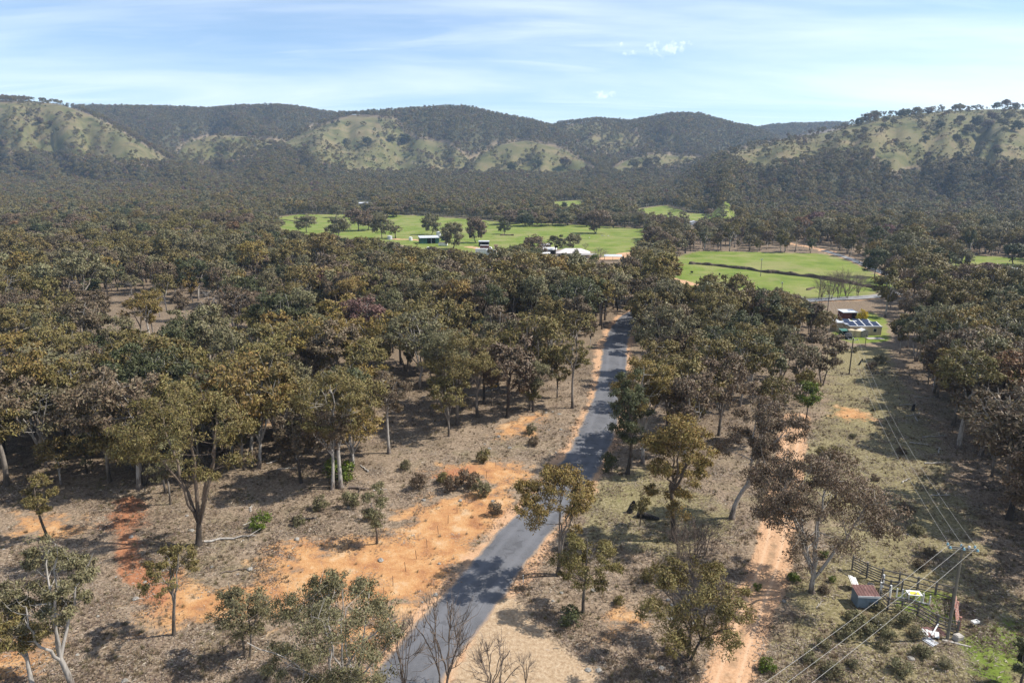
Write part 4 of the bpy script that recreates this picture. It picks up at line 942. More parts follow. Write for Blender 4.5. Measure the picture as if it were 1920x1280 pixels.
q1 = power_pole(1776, 1197, 1022, 'grey timber power pole with blue insulators rising over the stockyard', M_POLE, 2.6, math.radians(-14), True)
q2 = power_pole(1592, 702, 634, 'dark slim power pole in the grass strip before the solar house', M_POLE2, 2.3, math.radians(-10))
q0 = power_pole(0, 0, 0, 'timber power pole carrying the line past the gravel turnout', M_POLE, 2.6, math.radians(-40), loc=(-7, 22.5), H=10.5)
q3 = power_pole(1551, 588, 553, 'dark power pole beside the pale crossroad', M_POLE2, 2.2, math.radians(-5))
power_pole(1535, 562, 519, 'tall grey pole at the edge of the leafless willows', M_POLE, 0, 0)
power_pole(1426, 518, 485, 'grey power pole alone in the middle of the creek paddock', M_POLE, 1.6, .3)
power_pole(1465, 552, 529, 'short pole on the near edge of the creek paddock', M_POLE, .9, .2)
power_pole(1327, 470, 444, 'grey pole at the treed far edge of the creek paddock', M_POLE, 1.2, .2)
power_pole(1622, 649, 626, 'thin dark pole in front of the garden shed', M_POLE2, 0, 0, r=.09)
def wire(a, b, sag, label):
    t = np.linspace(0, 1, 25)[:, None]; A, B = np.array(a), np.array(b); P_ = A + (B - A) * t; P_[:, 2] -= sag * 4 * (t * (1 - t))[:, 0]
    o = MB().tube(P_, np.full(25, .011), 5).build('power_line', M_WIRE); tag(o, label, 'cable')
for k, nm in enumerate(('outer stockyard side', 'middle', 'outer woodland side')):
    wire(q1[k], q2[k], 2.6, f'{nm} conductor running from the insulated pole to the dark pole')
    wire(q0[k], q1[k], 1.0, f'{nm} conductor running from the turnout to the insulated pole')
    wire(q2[k], q3[k], 2.0, f'{nm} conductor passing over the solar house')
# guide post and steel pickets
o = empty('guide_post', ground_at(981, 1092), 0, 'white roadside guide post on the bitumen edge', 'guide post')
MB().box(-.06, .06, -.025, .025, -.2, 1.0).build('post', M_WHITE, o); MB().box(-.04, .04, -.032, -.026, .78, .92).build('reflector', M_PINK, o)
for u, v in ((737,1098),(761,1071),(781,1048),(801,1026),(822,1001),(840,981),(857,961),(873,941),(893,917),(912,896),(930,877),(720,1120)):
    p = ground_at(u, v); m = MB().box(-.03, .03, -.008, .008, -.3, 1.25).box(-.008, .008, .0081, .035, -.3, 1.25).build('steel_picket', M_STEEL)
    m.location = p; m.rotation_euler = (random.uniform(-.08, .08), random.uniform(-.08, .08), random.uniform(0, 3)); tag(m, 'rusty steel fence picket in the orange clay along the bitumen', 'fence post', 'steel pickets along the road')

# --- house with solar racks
p = ground_at(1622, 628); R_ = math.radians(-3)
e = empty('solar_house', p, R_, 'cream flat-roofed house carrying rows of tilted solar panels', 'house')
MB().box(-4.6, 4.6, 0, 7.5, -.3, 2.5).build('wall', M_CREAM, e); MB().box(-4.75, 4.75, -.15, 7.65, 2.5, 2.68).build('roof', M_ZINC, e)
MB().box(-6.6, -4.62, 4.2, 9.5, -.3, 2.7).build('wing_wall', M_CREAM, e); MB().box(-6.75, -4.9, 4.05, 9.6, 2.7, 2.85).build('wing_roof', M_ZINC, e)
for x0 in (-3.4, -1.0, 2.2):
    w = MB().box(x0, x0 + 1.0, -.03, -.003, .9, 2.0).build('window', M_WHITE, e); MB().box(x0 + .07, x0 + .93, -.05, -.032, .97, 1.93).build('pane', M_GLASS, w)
for row, (y0, xs) in enumerate(((.5, (-4.3, -2.1, .1, 2.3)), (4.2, (-4.2, -1.2, 1.4)))):
    for x0 in xs:
        f = MB().hexa([(x0, y0, 2.70), (x0 + 1.95, y0, 2.70), (x0 - .35, y0 + 2.3, 3.45), (x0 + 1.6, y0 + 2.3, 3.45), (x0, y0, 2.78), (x0 + 1.95, y0, 2.78), (x0 - .35, y0 + 2.3, 3.53), (x0 + 1.6, y0 + 2.3, 3.53)]).build('solar_panel', M_PANEL, e)
        MB().hexa([(x0 + 1.955, y0, 2.68), (x0 + 2.2, y0, 2.68), (x0 + 1.605, y0 + 2.3, 2.70), (x0 + 1.85, y0 + 2.3, 2.70), (x0 + 1.955, y0, 2.8), (x0 + 2.2, y0, 2.8), (x0 + 1.605, y0 + 2.3, 3.56), (x0 + 1.85, y0 + 2.3, 3.56)]).build('rack_side', M_WHITE, f)
MB().box(-3.3, -1.3, 3.2, 4.0, 2.70, 3.5).build('roof_box', M_WHITE, e)
def tank(u, v, r, h, mat, label):
    e = empty('water_tank', ground_at(u, v), 0, label, 'water tank'); MB().lathe([(r, -.1), (r, h * .32), (r * 1.015, h * .33), (r, h * .35), (r, h * .66), (r * 1.015, h * .67), (r, h * .69), (r, h)], 20).build('barrel', mat, e)
    MB().lathe([(r * 1.03, h), (r * .5, h + r * .18), (r * .15, h + r * .24), (.01, h + r * .25)], 20).build('lid', mat, e, True)
tank(1595, 630, .95, 1.9, M_TANK, 'cream water tank beside the green lean-to of the solar house'); tank(1607, 631, .95, 1.9, M_TANK, 'cream water tank beside the garden shed of the solar house')
def shed(name, label, u, v, w, d, h, rz, wall, roof, gable=0.0, skil=0.3, openings=(), cat='shed', over=.25, doormat=None, post=False):
    """front face along local x at y=0; openings: (x0, x1, top) gaps in the front"""
    p = ground_at(u, v); e = empty(name, p, rz, label, cat); m = MB(); xs = -w / 2
    for (a, b, t) in sorted(openings): m.box(xs, a, 0, .08, -.3, h); m.box(a, b, 0, .08, t, h); xs = b
    m.box(xs, w / 2, 0, .08, -.3, h); m.build('front_wall', wall, e)
    MB().box(-w / 2, w / 2, d - .08, d, -.3, h).build('back_wall', wall, e)
    for s in (-1, 1): MB().box(s * (w / 2 - .04) - .04, s * (w / 2 - .04) + .04, .082, d - .082, -.3, h).build('side_wall', wall, e)
    o = over
    if gable:
        for s in (-1, 1):
            MB().hexa([(s * (w / 2 + o), -o, h - .05), (0.0, -o, h + gable), (s * (w / 2 + o), d + o, h - .05), (0.0, d + o, h + gable), (s * (w / 2 + o), -o, h + .05), (0.0, -o, h + gable + .1), (s * (w / 2 + o), d + o, h + .05), (0.0, d + o, h + gable + .1)]).build('roof_slope', roof, e)
        m = MB(); m.v.append(np.array([(-w / 2, .04, h), (w / 2, .04, h), (0, .04, h + gable - .02), (-w / 2, d - .04, h), (w / 2, d - .04, h), (0, d - .04, h + gable - .02)])); m.n += 6; m.fx += [(0, 1, 2), (4, 3, 5)]; m.build('gable_end', wall, e)
    else: MB().hexa([(-w/2-o, -o, h + .02), (w/2+o, -o, h + .02), (-w/2-o, d+o, h + skil), (w/2+o, d+o, h + skil), (-w/2-o, -o, h + .14), (w/2+o, -o, h + .14), (-w/2-o, d+o, h + skil + .12), (w/2+o, d+o, h + skil + .12)]).build('roof', roof, e)
    return e
e = shed('garden_shed', 'small grey gabled garden shed with white roof by the solar house', 1621, 632, 2.0, 2.2, 1.75, 0, M_GREYWALL, M_WHITE, .5, cat='shed')
MB().box(-.03, .03, -.02, -.002, 0, 1.7).build('door_seam', M_DARK, e)
shed('lean_to', 'dark green lean-to beside the cream tanks', 1584, 630, 1.8, 1.8, 1.5, 0, M_GREEN, M_GREENROOF, 0, .25, [(-.6, .6, 1.2)])
shed('red_shed', 'maroon shed with grey skillion roof behind the solar house', 1593, 599, 4.6, 3.5, 2.3, .05, M_MAROON, M_ZINC, 0, .35, [(.6, 2.0, 2.0)])
o = junk('patio', 'pale concrete patio slab before the solar house', 1642, 635, 0, M_CONC, 'patio', [(-2.6, 2.2, -.9, 1.3, -.3, .12)])
# --- farm with the green shed
e = shed('farm_shed', 'large dark green farm shed with grey roof and open bay', 806, 457, 13.5, 11, 4.1, math.radians(14), M_GREEN, M_ZINC, 0, .7, [(-1.8, 4.0, 3.7)], over=.4)
MB().box(1.0, 1.25, .1, .35, 0, 3.7).build('bay_post', M_ZINC, e)
shed('green_hut', 'low green hut with pale green roof behind the farm shed', 834, 451.5, 5.5, 4, 2.6, .1, M_GREEN, M_GREENROOF, .9, 0, [(-1.2, 1.2, 2.1)])
tank(822.5, 443, 1.9, 3.4, M_ZINC, 'pale round water tank behind the farm shed'); tank(770, 451, 1.4, 2.4, M_WHITE, 'white water tank at the open end of the farm shed'); tank(731, 449, 1.8, 2.6, M_ZINC, 'silver water tank among the paddock gums'); tank(803, 470, .9, 2.3, M_WHITE, 'narrow white tank next to the rusty machine')
def box_body(name, label, u, v, w, d, h, rz, wall, top, cat, lift=.1, ribs=6):
    e = empty(name, ground_at(u, v), rz, label, cat); MB().box(-w / 2, w / 2, 0, d, lift, h).build('body', wall, e); MB().box(-w/2-.05, w/2+.05, -.05, d + .05, h, h + .12).build('roof', top, e)
    for k in range(ribs): MB().box(-w / 2 + (k + .5) * w / ribs - .06, -w / 2 + (k + .5) * w / ribs + .06, -.06, -.003, lift + .1, h - .1).build('rib', wall, e)
    for s in (-1, 1): MB().box(s * w * .36 - .2, s * w * .36 + .2, .2, d - .2, -.2, lift).build('skid', M_DARK, e)
    return e
box_body('box_trailer', 'white box trailer with rusty red top on the grass by the farm shed', 830, 461.5, 6, 2.5, 2.4, -.12, M_WHITE, M_RUST, 'trailer', .4)
box_body('shipping_container', 'white shipping container before the red truck', 903, 476.5, 7.6, 2.5, 3.2, -.06, M_WHITE, M_WHITE, 'container'); box_body('shipping_container', 'pale grey shipping container against the white one', 921, 478.5, 6.2, 2.4, 3.0, -.06, M_ZINC, M_ZINC, 'container')
shed('dark_shed', 'dark open shed behind the red truck', 907, 462, 7, 4, 3.2, -.05, M_DARK, M_ZINC, 0, .4, [(-1, 2.6, 2.6)]); shed('small_hut', 'tiny pale hut with red roof beside the truck', 930, 468, 2.2, 2, 2.6, 0, M_CREAM, M_RUST, 0, .3, [(-.4, .4, 2.0)])
def wheels(e, xs, ys, r):
    for xx in xs:
        for yy in ys:
            w = MB().tube([(xx, yy - .13, r), (xx, yy + .13, r)], [r, r], 14).build('wheel', M_TYRE, e); MB().tube([(xx, yy - .14, r), (xx, yy + .14, r)], [r * .5, r * .5], 10).build('rim', M_ZINC, w)
e = empty('truck', ground_at(911, 470), math.radians(-8), 'red box truck with white cab parked on the farm driveway', 'truck')
MB().box(-3.6, 2.0, -1.2, 1.2, .95, 3.4).build('cargo_box', M_MAROON, e); MB().box(-3.65, 2.05, -1.25, 1.25, 3.4, 3.5).build('box_roof', M_WHITE, e)
m = MB().hexa([(2.1, -1.1, .6), (4.0, -1.1, .6), (2.1, 1.1, .6), (4.0, 1.1, .6), (2.1, -1.1, 1.6), (4.0, -1.1, 1.6), (2.1, 1.1, 1.6), (4.0, 1.1, 1.6)]).hexa([(2.1, -1.05, 1.6), (3.9, -1.05, 1.6), (2.1, 1.05, 1.6), (3.9, 1.05, 1.6), (2.2, -1.0, 2.5), (3.4, -1.0, 2.5), (2.2, 1.0, 2.5), (3.4, 1.0, 2.5)]); m.build('cab', M_WHITE, e)
MB().box(2.5, 3.3, -1.09, -1.06, 1.7, 2.3).build('side_window', M_GLASS, e); MB().box(-3.5, 3.8, -.5, .5, .6, .9).build('chassis', M_DARK, e); wheels(e, (-2.4, 3.1), (-1.0, 1.0), .48)
e = empty('farm_machine', ground_at(808, 467), .4, 'rusty old machine lying in the farmyard grass', 'machine'); MB().box(-1.3, 1.1, -.6, .6, .5, 1.3).build('hopper', M_RUST, e); MB().beam((1.1, 0, .7), (2.4, .2, .4), .15).build('drawbar', M_STEEL, e); wheels(e, (-.7,), (-.8, .8), .5)
# --- farmhouse
def hip(e, w, d, z0, z1, mat, x=0, y=0, o=.5, name='roof'):
    a, b, c, f = x - w / 2 - o, x + w / 2 + o, y - o, y + d + o; r = min(w, d) / 2 + o
    V_ = [(a, c, z0), (b, c, z0), (b, f, z0), (a, f, z0)] + ([(a + r, (c + f) / 2, z1), (b - r, (c + f) / 2, z1)] if w >= d else [((a + b) / 2, c + r, z1), ((a + b) / 2, f - r, z1)])
    m = MB(); m.v.append(np.array(V_, float)); m.n += 6; m.f4.append(np.array([(0, 1, 5, 4), (2, 3, 4, 5), (0, 3, 2, 1)] if w >= d else [(1, 2, 5, 4), (3, 0, 4, 5), (0, 3, 2, 1)])); m.fx += [(1, 2, 5), (3, 0, 4)] if w >= d else [(0, 1, 4), (2, 3, 5)]
    return m.build(name, mat, e)
M_PINKROOF = plain('pale_pink_roof', (0.55, 0.50, 0.47), 0.6, 0.15, 0.4)
e = empty('farmhouse', ground_at(1076, 484), -.08, 'white farmhouse with pale hipped roof and dark verandah', 'house')
MB().box(-10, 9, 0, 10, -.3, 2.8).build('wall', M_WHITE, e); hip(e, 19, 10, 2.8, 5.2, M_PINKROOF, -.5)
for k in range(5):
    w = MB().box(-9 + k * 2.6, -7.7 + k * 2.6, -.06, -.003, .8, 2.2).build('window', M_GREYWALL, e); MB().box(-8.9 + k * 2.6, -7.8 + k * 2.6, -.09, -.065, .9, 2.1).build('pane', M_GLASS, w)
vr = MB().hexa([(4, -3.5, 2.2), (13, -3.5, 2.2), (4, -.55, 2.75), (13, -.55, 2.75), (4, -3.5, 2.3), (13, -3.5, 2.3), (4, -.55, 2.85), (13, -.55, 2.85)]).build('verandah_roof', M_GREYWALL, e)
for k in range(4): MB().beam((4.3 + k * 2.8, -3.3, -.2), (4.3 + k * 2.8, -3.3, 2.2), .14).build('verandah_post', M_DARK, vr)
shed('farm_outbuilding', 'long outbuilding with white roof beside the farmhouse', 1027, 477, 10, 6, 2.8, -.1, M_GREYWALL, M_WHITE, 0, .9, [(1.0, 4.0, 2.3)], over=.5); shed('low_outbuilding', 'low pale-roofed outbuilding between woodland and farmhouse', 1021, 482, 6, 3, 2.0, -.1, M_GREYWALL, M_WHITE, 0, .5)
shed('rear_outbuilding', 'small shed with silver roof behind the long outbuilding', 1024, 468, 6, 4, 3, 0, M_GREYWALL, M_ZINC, 0, .4)
e = empty('carport', ground_at(1149, 488), -.15, 'open carport with grey roof at the farmyard edge', 'carport'); MB().hexa([(-5, -2.6, 2.3), (5, -2.6, 2.3), (-5, 2.6, 2.9), (5, 2.6, 2.9), (-5, -2.6, 2.42), (5, -2.6, 2.42), (-5, 2.6, 3.02), (5, 2.6, 3.02)]).build('roof', M_ZINC, e)
for sx in (-4.7, 0, 4.7):
    for sy in (-2.4, 2.4): MB().beam((sx, sy, -.3), (sx, sy, 2.35 if sy < 0 else 2.85), .16).build('post', M_DARK, e)
shed('distant_shed', 'lone silver-roofed shed at the forest edge above the paddocks', 681, 385, 13, 8, 2.6, 0, M_GREYWALL, M_ZINC, 0, 1.4); shed('distant_cottage', 'little pale cottage among gums beyond the creek paddock', 1303, 422, 8, 6, 2.8, 0, M_WHITE, M_ZINC, 1.2); shed('paddock_shelter', 'pale field shelter on the small far paddock', 1912, 514, 4, 3, 2.4, 0, M_GREYWALL, M_ZINC, 0, .4, [(-1, 1, 2)])
# car
def car(u, v, rz, mat, label):
    e = empty('parked_car', ground_at(u, v), rz, label, 'car'); L = [(-2.1, .45, .75), (-2.05, .35, 1.0), (-1.3, .35, 1.05), (-.9, .35, 1.5), (.5, .35, 1.5), (1.1, .35, 1.05), (2.0, .35, .9), (2.1, .45, .6)]
    m = MB(); V_ = [(x_, s * (.85 if z1_ <= 1.1 else .7), z_) for x_, z0_, z1_ in L for s in (-1, 1) for z_ in (z0_, z1_)]
    Q_ = []
    for i in range(len(L) - 1):
        a = i * 4; b = a + 4; Q_ += [(a, b, b + 1, a + 1), (a + 2, a + 3, b + 3, b + 2), (a + 1, b + 1, b + 3, a + 3), (a, a + 2, b + 2, b)]
    Q_ += [(0, 1, 3, 2), (28, 30, 31, 29)]; m.add(V_, Q_).build('body', mat, e); MB().box(-.75, .45, -.84, .84, 1.1, 1.4).build('window', M_GLASS, e); wheels(e, (-1.3, 1.3), (-.78, .78), .32)
car(1500, 563.5, .05, M_WHITE, 'white car parked where the crossroad meets the paddock'); car(1570 + 20, 634, 1.2, M_DARK, 'dark car half hidden beside the green lean-to')
# livestock
def beast(u, v, rz, s, mat, name, label, group):
    H_ = s; m = MB(); B = [(-.75, .62, .12), (-.6, .68, .27), (-.2, .66, .31), (.25, .68, .30), (.5, .74, .24), (.68, .86, .15), (.85, .92, .13), (1.02, .84, .08)]
    m.tube([(x_ * H_, 0, z_ * H_) for x_, z_, r_ in B], [r_ * H_ for x_, z_, r_ in B], 9)
    for xx, fw in ((-.5, -.05), (.42, .02)):
        for yy in (-.15, .15): m.tube([(xx * H_, yy * H_, .6 * H_), ((xx + fw) * H_, yy * H_, .3 * H_), (xx * H_, yy * H_, 0)], [.10 * H_, .055 * H_, .05 * H_], 6)
    m.tube([(-.74 * H_, 0, .68 * H_), (-.84 * H_, 0, .5 * H_), (-.83 * H_, 0, .3 * H_)], [.03 * H_, .02 * H_, .03 * H_], 5)
    for yy in (-1, 1): m.tube([(.8 * H_, yy * .08 * H_, .98 * H_), (.78 * H_, yy * .2 * H_, 1.0 * H_)], [.04 * H_, .015 * H_], 5)
    o = m.build(name, mat, None, True); o.location = ground_at(u, v); o.rotation_euler = (0, 0, rz); tag(o, label, 'animal', group)
for u, v in ((1129, 443), (1133.5, 443.5), (1140, 443.5), (1105, 447)): beast(u, v, random.uniform(0, 6), .95, M_WOOL, 'sheep', 'pale sheep grazing on the paddock behind the farmhouse', 'sheep on the paddock')
for u, v in ((1254, 509), (1349, 517), (1297, 513)): beast(u, v, random.uniform(0, 6), 1.35, M_HIDE, 'cow', 'black cow grazing on the creek paddock', 'cows on the creek paddock')
# eroded creek bank across the paddock
def bank(name, label, pts, w, h):
    c = np.asarray(to_ground(pts)); s = np.concatenate([[0], np.cumsum(np.hypot(*np.diff(c, axis=0).T))]); q = np.arange(0, s[-1], 1.2); X, Y = np.interp(q, s, c[:, 0]), np.interp(q, s, c[:, 1])
    Y = Y + (fbm(q / 9, q * 0, 5, 3) - .5) * 8; V_ = []
    hh = h * (0.25 + 1.2 * fbm(q / 6, q * 0 + 9, 8, 3))
    for dy, kz in ((-w / 2, -.15), (-.25 * w, .7), (.1 * w, 1.0), (w / 2, -.15)): V_.append(np.stack([X, Y + dy, height(X, Y + dy) + hh * kz], -1))
    V_ = np.stack(V_, 1).reshape(-1, 3); n = len(q); i = np.arange(n - 1)[:, None] * 4; j = np.arange(3)[None]
    tag(link(name, mesh_from(name, V_, np.stack([i + j, i + j + 4, i + j + 5, i + j + 1], -1).reshape(-1, 4), M_BANK)), kind='structure')
bank('creek_bank', '', [(1290,494),(1340,499),(1400,506),(1460,514),(1530,522),(1600,533),(1660,544)], 2.6, 1.7)
bank('paddock_bank', '', [(938,441),(965,442)], 2.4, 1.4); bank('clay_bank', '', [(525,412),(560,416),(590,417)], 2.4, .9); bank('ditch_bank', '', [(1508,542),(1530,540)], 2.0, .9)

# ------------------------------------------------------------------ shrubs, dead wood, stones
def bush_mesh(seed, H, W, n, leaf, slim=.35, flat=.85, droop=-.3): 
    wv, wq, lv, lq, nv = gen_tree(seed, H=H, W=W, fork=.12, limbs=5, clumps=16, leaves=n, leaf=leaf, cb=.02, clr=.22, slim=slim, flat=flat, stems=2, r0=.05, twig_n=2, droop=droop)
    return mesh_from('trunk', wv, wq, M_TWIG), soft(mesh_from('crown', lv, lq, M_LEAF), nv)
BUSH = [bush_mesh(500 + i, 1.5, 1.9, 1500, .20) for i in range(3)]
def bush(name, u, v, hpx, wpx, tone, label, group=None):
    p = ground_at(u, v); k = px_per_m(p); b = random.choice(BUSH); s = wpx / k / 1.9
    return place_tree(name, b, p, (s, s, hpx / k / 1.5), random.uniform(0, 6.28), tone, label, group, 'bush', .05)
bush('green_bush', 487, 990, 27, 40, 'bright green', 'rounded vivid green bush near the bleached fallen log')
bush('green_bush', 640, 902, 42, 56, 'bright green', 'bright green bush at the foot of the tall white-trunked gum')
bush('green_bush', 1436, 1256, 25, 32, 'bright green', 'small bright green bush beside the lower dirt track')
bush('dark_bush', 1071, 1174, 36, 44, 'dark green', 'dark dense bush beside the gravel turnout')
bush('dark_bush', 1143, 885, 36, 30, 'dark green', 'dark bush on the bitumen edge under the dark green gum')
bush('wattle_bush', 1616, 603, 22, 20, 'yellow', 'yellow flowering wattle beside the maroon shed'); bush('rust_bush', 1571, 608, 16, 15, 'rusty', 'rust-coloured bush on the lawn of the solar house')
bush('cypress_bush', 1080, 489, 21, 13, 'dark green', 'dark upright cypress in front of the farmhouse'); bush('garden_bush', 1115, 491, 15, 18, 'bright green', 'round yellow-green garden bush beside the verandah')
bush('garden_bush', 1167, 492, 12, 8, 'dark green', 'dark narrow garden bush by the carport'); bush('garden_bush', 1178, 498, 14, 14, 'dark green', 'dark round garden bush past the carport')
for u, v, s in ((1230,1140,30),(1160,1132,22),(1212,1090,26),(1250,1072,22),(1258,1088,20),(1488,1090,24),(1545,1045,18),(1560,1090,14),(1420,1105,16)):
    bush('green_shrub', u, v, s * .8, s, random.choice(['olive', 'bright green']), 'low green shrub in the litter around the dirt track', 'green shrubs near the track')
for u, v, s in ((1560,1265,44),(1518,1240,30),(1610,1185,52),(1650,1175,40),(1690,1165,40),(1730,1228,34),(1640,1140,30),(1580,1195,36),(1545,1215,30),(1690,1260,40),(1600,1250,26),(1655,1215,26),(1595,1160,26),(1720,1195,30),(1770,1250,28),(1665,1195,30)):
    bush('grey_shrub', u, v, s * .62, s, 'grey-green', 'wispy grey-green shrub in the scrub below the stockyard', 'grey shrubs below the stockyard')
for u, v, s in ((850,920,36),(880,915,40),(905,930,36),(785,915,34),(830,905,24),(660,950,34),(600,955,30),(930,965,28),(905,865,26),(995,812,20),(1000,835,20),(760,880,22),(560,985,22),(690,975,24)):
    bush('sparse_shrub', u, v, s * .9, s, random.choice(['grey-green', 'olive', 'brown']), 'sparse grey shrub on the litter beside the orange clay', 'sparse shrubs round the clay')
for u, v, s in ((1545,1110,22),(1640,900,18),(1700,960,30),(1720,1000,30),(1660,965,26),(1745,1040,24),(1600,820,14),(1690,850,20),(1640,770,14),(1730,1065,30),(1610,935,14),(1585,865,12),(1632,690,20),(1650,680,26),(1600,660,18),(1575,655,20)):
    bush('dry_shrub', u, v, s * .6, s, random.choice(['brown', 'grey-green']), 'dry brown shrub on the khaki grass under the power line', 'dry shrubs under the power line')
# leafless shrubs and trees
def bare_mesh(seed, H, W, **k):
    a = dict(fork=.18, limbs=6, clumps=30, leaves=0, cb=.25, twig_n=6, bare=True, sides=5, r0=.10, stems=3); a.update(k); wv, wq, _, _, _ = gen_tree(seed, H=H, W=W, **a); return mesh_from('trunk', wv, wq, M_TWIG)
BARE = [bare_mesh(600, 4.5, 4.2), bare_mesh(601, 9, 9, r0=.18, clumps=60, twig_n=8), bare_mesh(602, 6, 3.5)]
def bare(name, u, v, vtop, wpx, kind, label, group=None):
    p = ground_at(u, v); h0, w0 = ((4.5, 4.2), (9, 9), (6, 3.5))[kind]; s = wpx / px_per_m(p) / w0
    e = empty(name, p, random.uniform(0, 6.28), label, 'dead tree', group); e.scale = (s, s, height_for(p, vtop) / h0); link('branches', BARE[kind], e)
bare('leafless_shrub', 830, 1300, 1120, 130, 0, 'dark leafless shrub sprouting over the bitumen edge'); bare('leafless_shrub', 930, 1310, 1195, 110, 0, 'low leafless shrub on the gravel turnout'); bare('leafless_shrub', 760, 1320, 1150, 80, 2, 'thin leafless stems mixed in the broad many-stemmed gum')
bare('leafless_shrub', 1302, 1085, 975, 110, 0, 'grey leafless shrub beside the golden-olive gum'); bare('leafless_shrub', 1275, 1090, 985, 60, 2, 'tall bare stems in the thicket near the charred stumps'); bare('leafless_shrub', 1320, 1040, 985, 60, 0, 'pale bare bush on the verge of the dirt track'); bare('leafless_shrub', 985, 1290, 1225, 40, 2, 'single bare stem at the turnout edge')
for u, v, vt, w in ((1555,562,512,60),(1590,560,510,62),(1570,560,505,50),(1610,556,518,46),(1542,563,530,40)): bare('leafless_willow', u, v, vt, w, 1, 'grey leafless willow beside the creek crossing', 'leafless willows by the creek')
bare('leafless_garden_tree', 1125, 488, 464, 30, 1, 'reddish leafless tree behind the garden bush'); bare('leafless_garden_tree', 1058, 474, 455, 22, 1, 'brown leafless tree between the farm roofs'); bare('leafless_garden_tree', 1098, 468, 456, 14, 1, 'small leafless tree on the fence behind the farmhouse')
def log_mesh(seed, L, r, n=3):
    g = np.random.default_rng(seed); m = MB(); p = np.stack([np.linspace(0, L, 8), g.normal(0, .03 * L, 8), r * .8 + np.abs(g.normal(0, .02, 8))], -1); m.tube(p, np.linspace(r, r * .35, 8), 8)
    for _ in range(n):
        i = g.integers(2, 7); d = np.array([g.uniform(.2, .9), g.choice([-1, 1]) * g.uniform(.3, .9), g.uniform(0, .5)]) * L * g.uniform(.15, .4); m.tube([p[i], p[i] + d * .5 + g.normal(0, .05, 3), p[i] + d], [r * .4, r * .3, r * .12], 5)
    return m
def log(u, v, L, r, rz, label, mat=M_DEAD, seed=0, n=4, group=None):
    o = log_mesh(seed + int(u), L, r, n).build('fallen_log', mat, None, True); o.location = ground_at(u, v); o.rotation_euler = (0, 0, rz); tag(o, label, 'log', group)
log(383, 1017, 6.2, .17, .30, 'bleached fallen log at the foot of the tall spreading gum', n=5); log(455, 985, 3.4, .07, 1.0, 'thin pale dead branch reaching to the vivid green bush'); log(690, 885, 3.0, .16, 2.2, 'short grey log near the tall white-trunked gum', n=1)
log(560, 975, 2.4, .2, .1, 'dark broken log in the litter past the green bush', M_CHAR, n=2); log(1560, 925, 2.6, .08, .2, 'slim pale stick on the khaki grass'); log(1200, 842, 2.2, .1, .1, 'pale log on the khaki grass by the tree belt', n=1); log(1530, 1140, 2.0, .05, .8, 'white curved branch beside the purple-brown gum', n=2)
log(415, 1075, 4.0, .10, .4, 'dark dead branch along the clay bank', M_TWIG, n=6); log(655, 915, 3.2, .26, -.2, 'thick rotten log at the foot of the tall white-trunked gum', M_TWIG, n=3)
for u, v, L, rz in ((1700,780,4,.3),(1720,790,3,1.2),(1735,870,4,.2),(1705,830,3,-.4),(1685,760,4,.1),(1690,905,2.5,.6),(1745,930,3,.1),(1760,850,3,1.0),(1715,745,3.5,-.2),(1730,820,5,.15)): log(u, v, L, .12, rz, 'grey fallen timber along the woodland edge under the power line', group='fallen timber under the power line')
for u, v, L, rz in ((520,880,3,.2),(560,870,4,2.0),(500,870,3,.8),(700,920,2,.2),(790,745,4,.4),(880,742,5,.2),(905,735,4,.6),(470,960,2,1.9),(820,770,3,.1),(600,840,4,.3)): log(u, v, L, .10, rz, 'grey fallen branch lying on the woodland floor litter', group='branches on the woodland floor')
def stump(u, v, h, r, label, lean, seed):
    g = np.random.default_rng(seed); n = 11; m = MB(); V_ = []; zs = (-.2, 0, .3 * h, .6 * h, .85 * h)
    for k, zz_ in enumerate(zs):
        for j in range(n): a = 2 * math.pi * j / n; rr = r * (1.3, 1.15, 1, .9, .8)[k] * g.uniform(.88, 1.12); V_.append((rr * math.cos(a) + lean * max(zz_, 0), rr * math.sin(a), zz_))
    for j in range(n): a = 2 * math.pi * j / n; V_.append((r * .75 * math.cos(a) + lean * h, r * .75 * math.sin(a), h * g.uniform(.65, 1.15)))
    for j in range(n): a = 2 * math.pi * j / n; V_.append((r * .55 * math.cos(a) + lean * h * .6, r * .55 * math.sin(a), h * .5))
    Q_ = [(k * n + j, k * n + (j + 1) % n, (k + 1) * n + (j + 1) % n, (k + 1) * n + j) for k in range(6) for j in range(n)]
    o = m.add(V_, Q_).build('burnt_stump', M_CHAR, None); o.location = ground_at(u, v); tag(o, label, 'stump')
stump(1180, 960, 1.5, .42, 'upright jagged charred stump in the green grass', .35, 1)
o = log_mesh(77, 2.9, .55, 1).build('hollow_log', M_CHAR, None, True); o.location = ground_at(1196, 968); o.rotation_euler = (0, .05, -.45); tag(o, 'thick hollow charred log lying beside the jagged stump', 'log')
stump(1711, 770, 1.4, .3, 'black charred stump at the woodland edge under the power line', .1, 2); stump(1566, 935, .7, .2, 'short dark stump on the khaki grass strip', 0, 3); stump(1610, 684, 1.6, .2, 'leaning burnt stump past the dark slim power pole', .5, 4); stump(550, 977, .7, .25, 'low broken dark stump in the litter past the vivid green bush', .2, 5)
def rock_mesh(seed):
    g = np.random.default_rng(seed); m = MB(); prof = [(.35, -.15), (.5, .0), (.48, .18), (.34, .32), (.12, .40), (.01, .41)]; V_, Q_ = tube([(g.normal(0, .05), g.normal(0, .05), z_) for r_, z_ in prof], [r_ for r_, z_ in prof], 9); V_ = V_ * g.uniform(.82, 1.18, V_.shape); return mesh_from('rock', V_, Q_, M_ROCK)
ROCKS = [rock_mesh(700 + i) for i in range(4)]
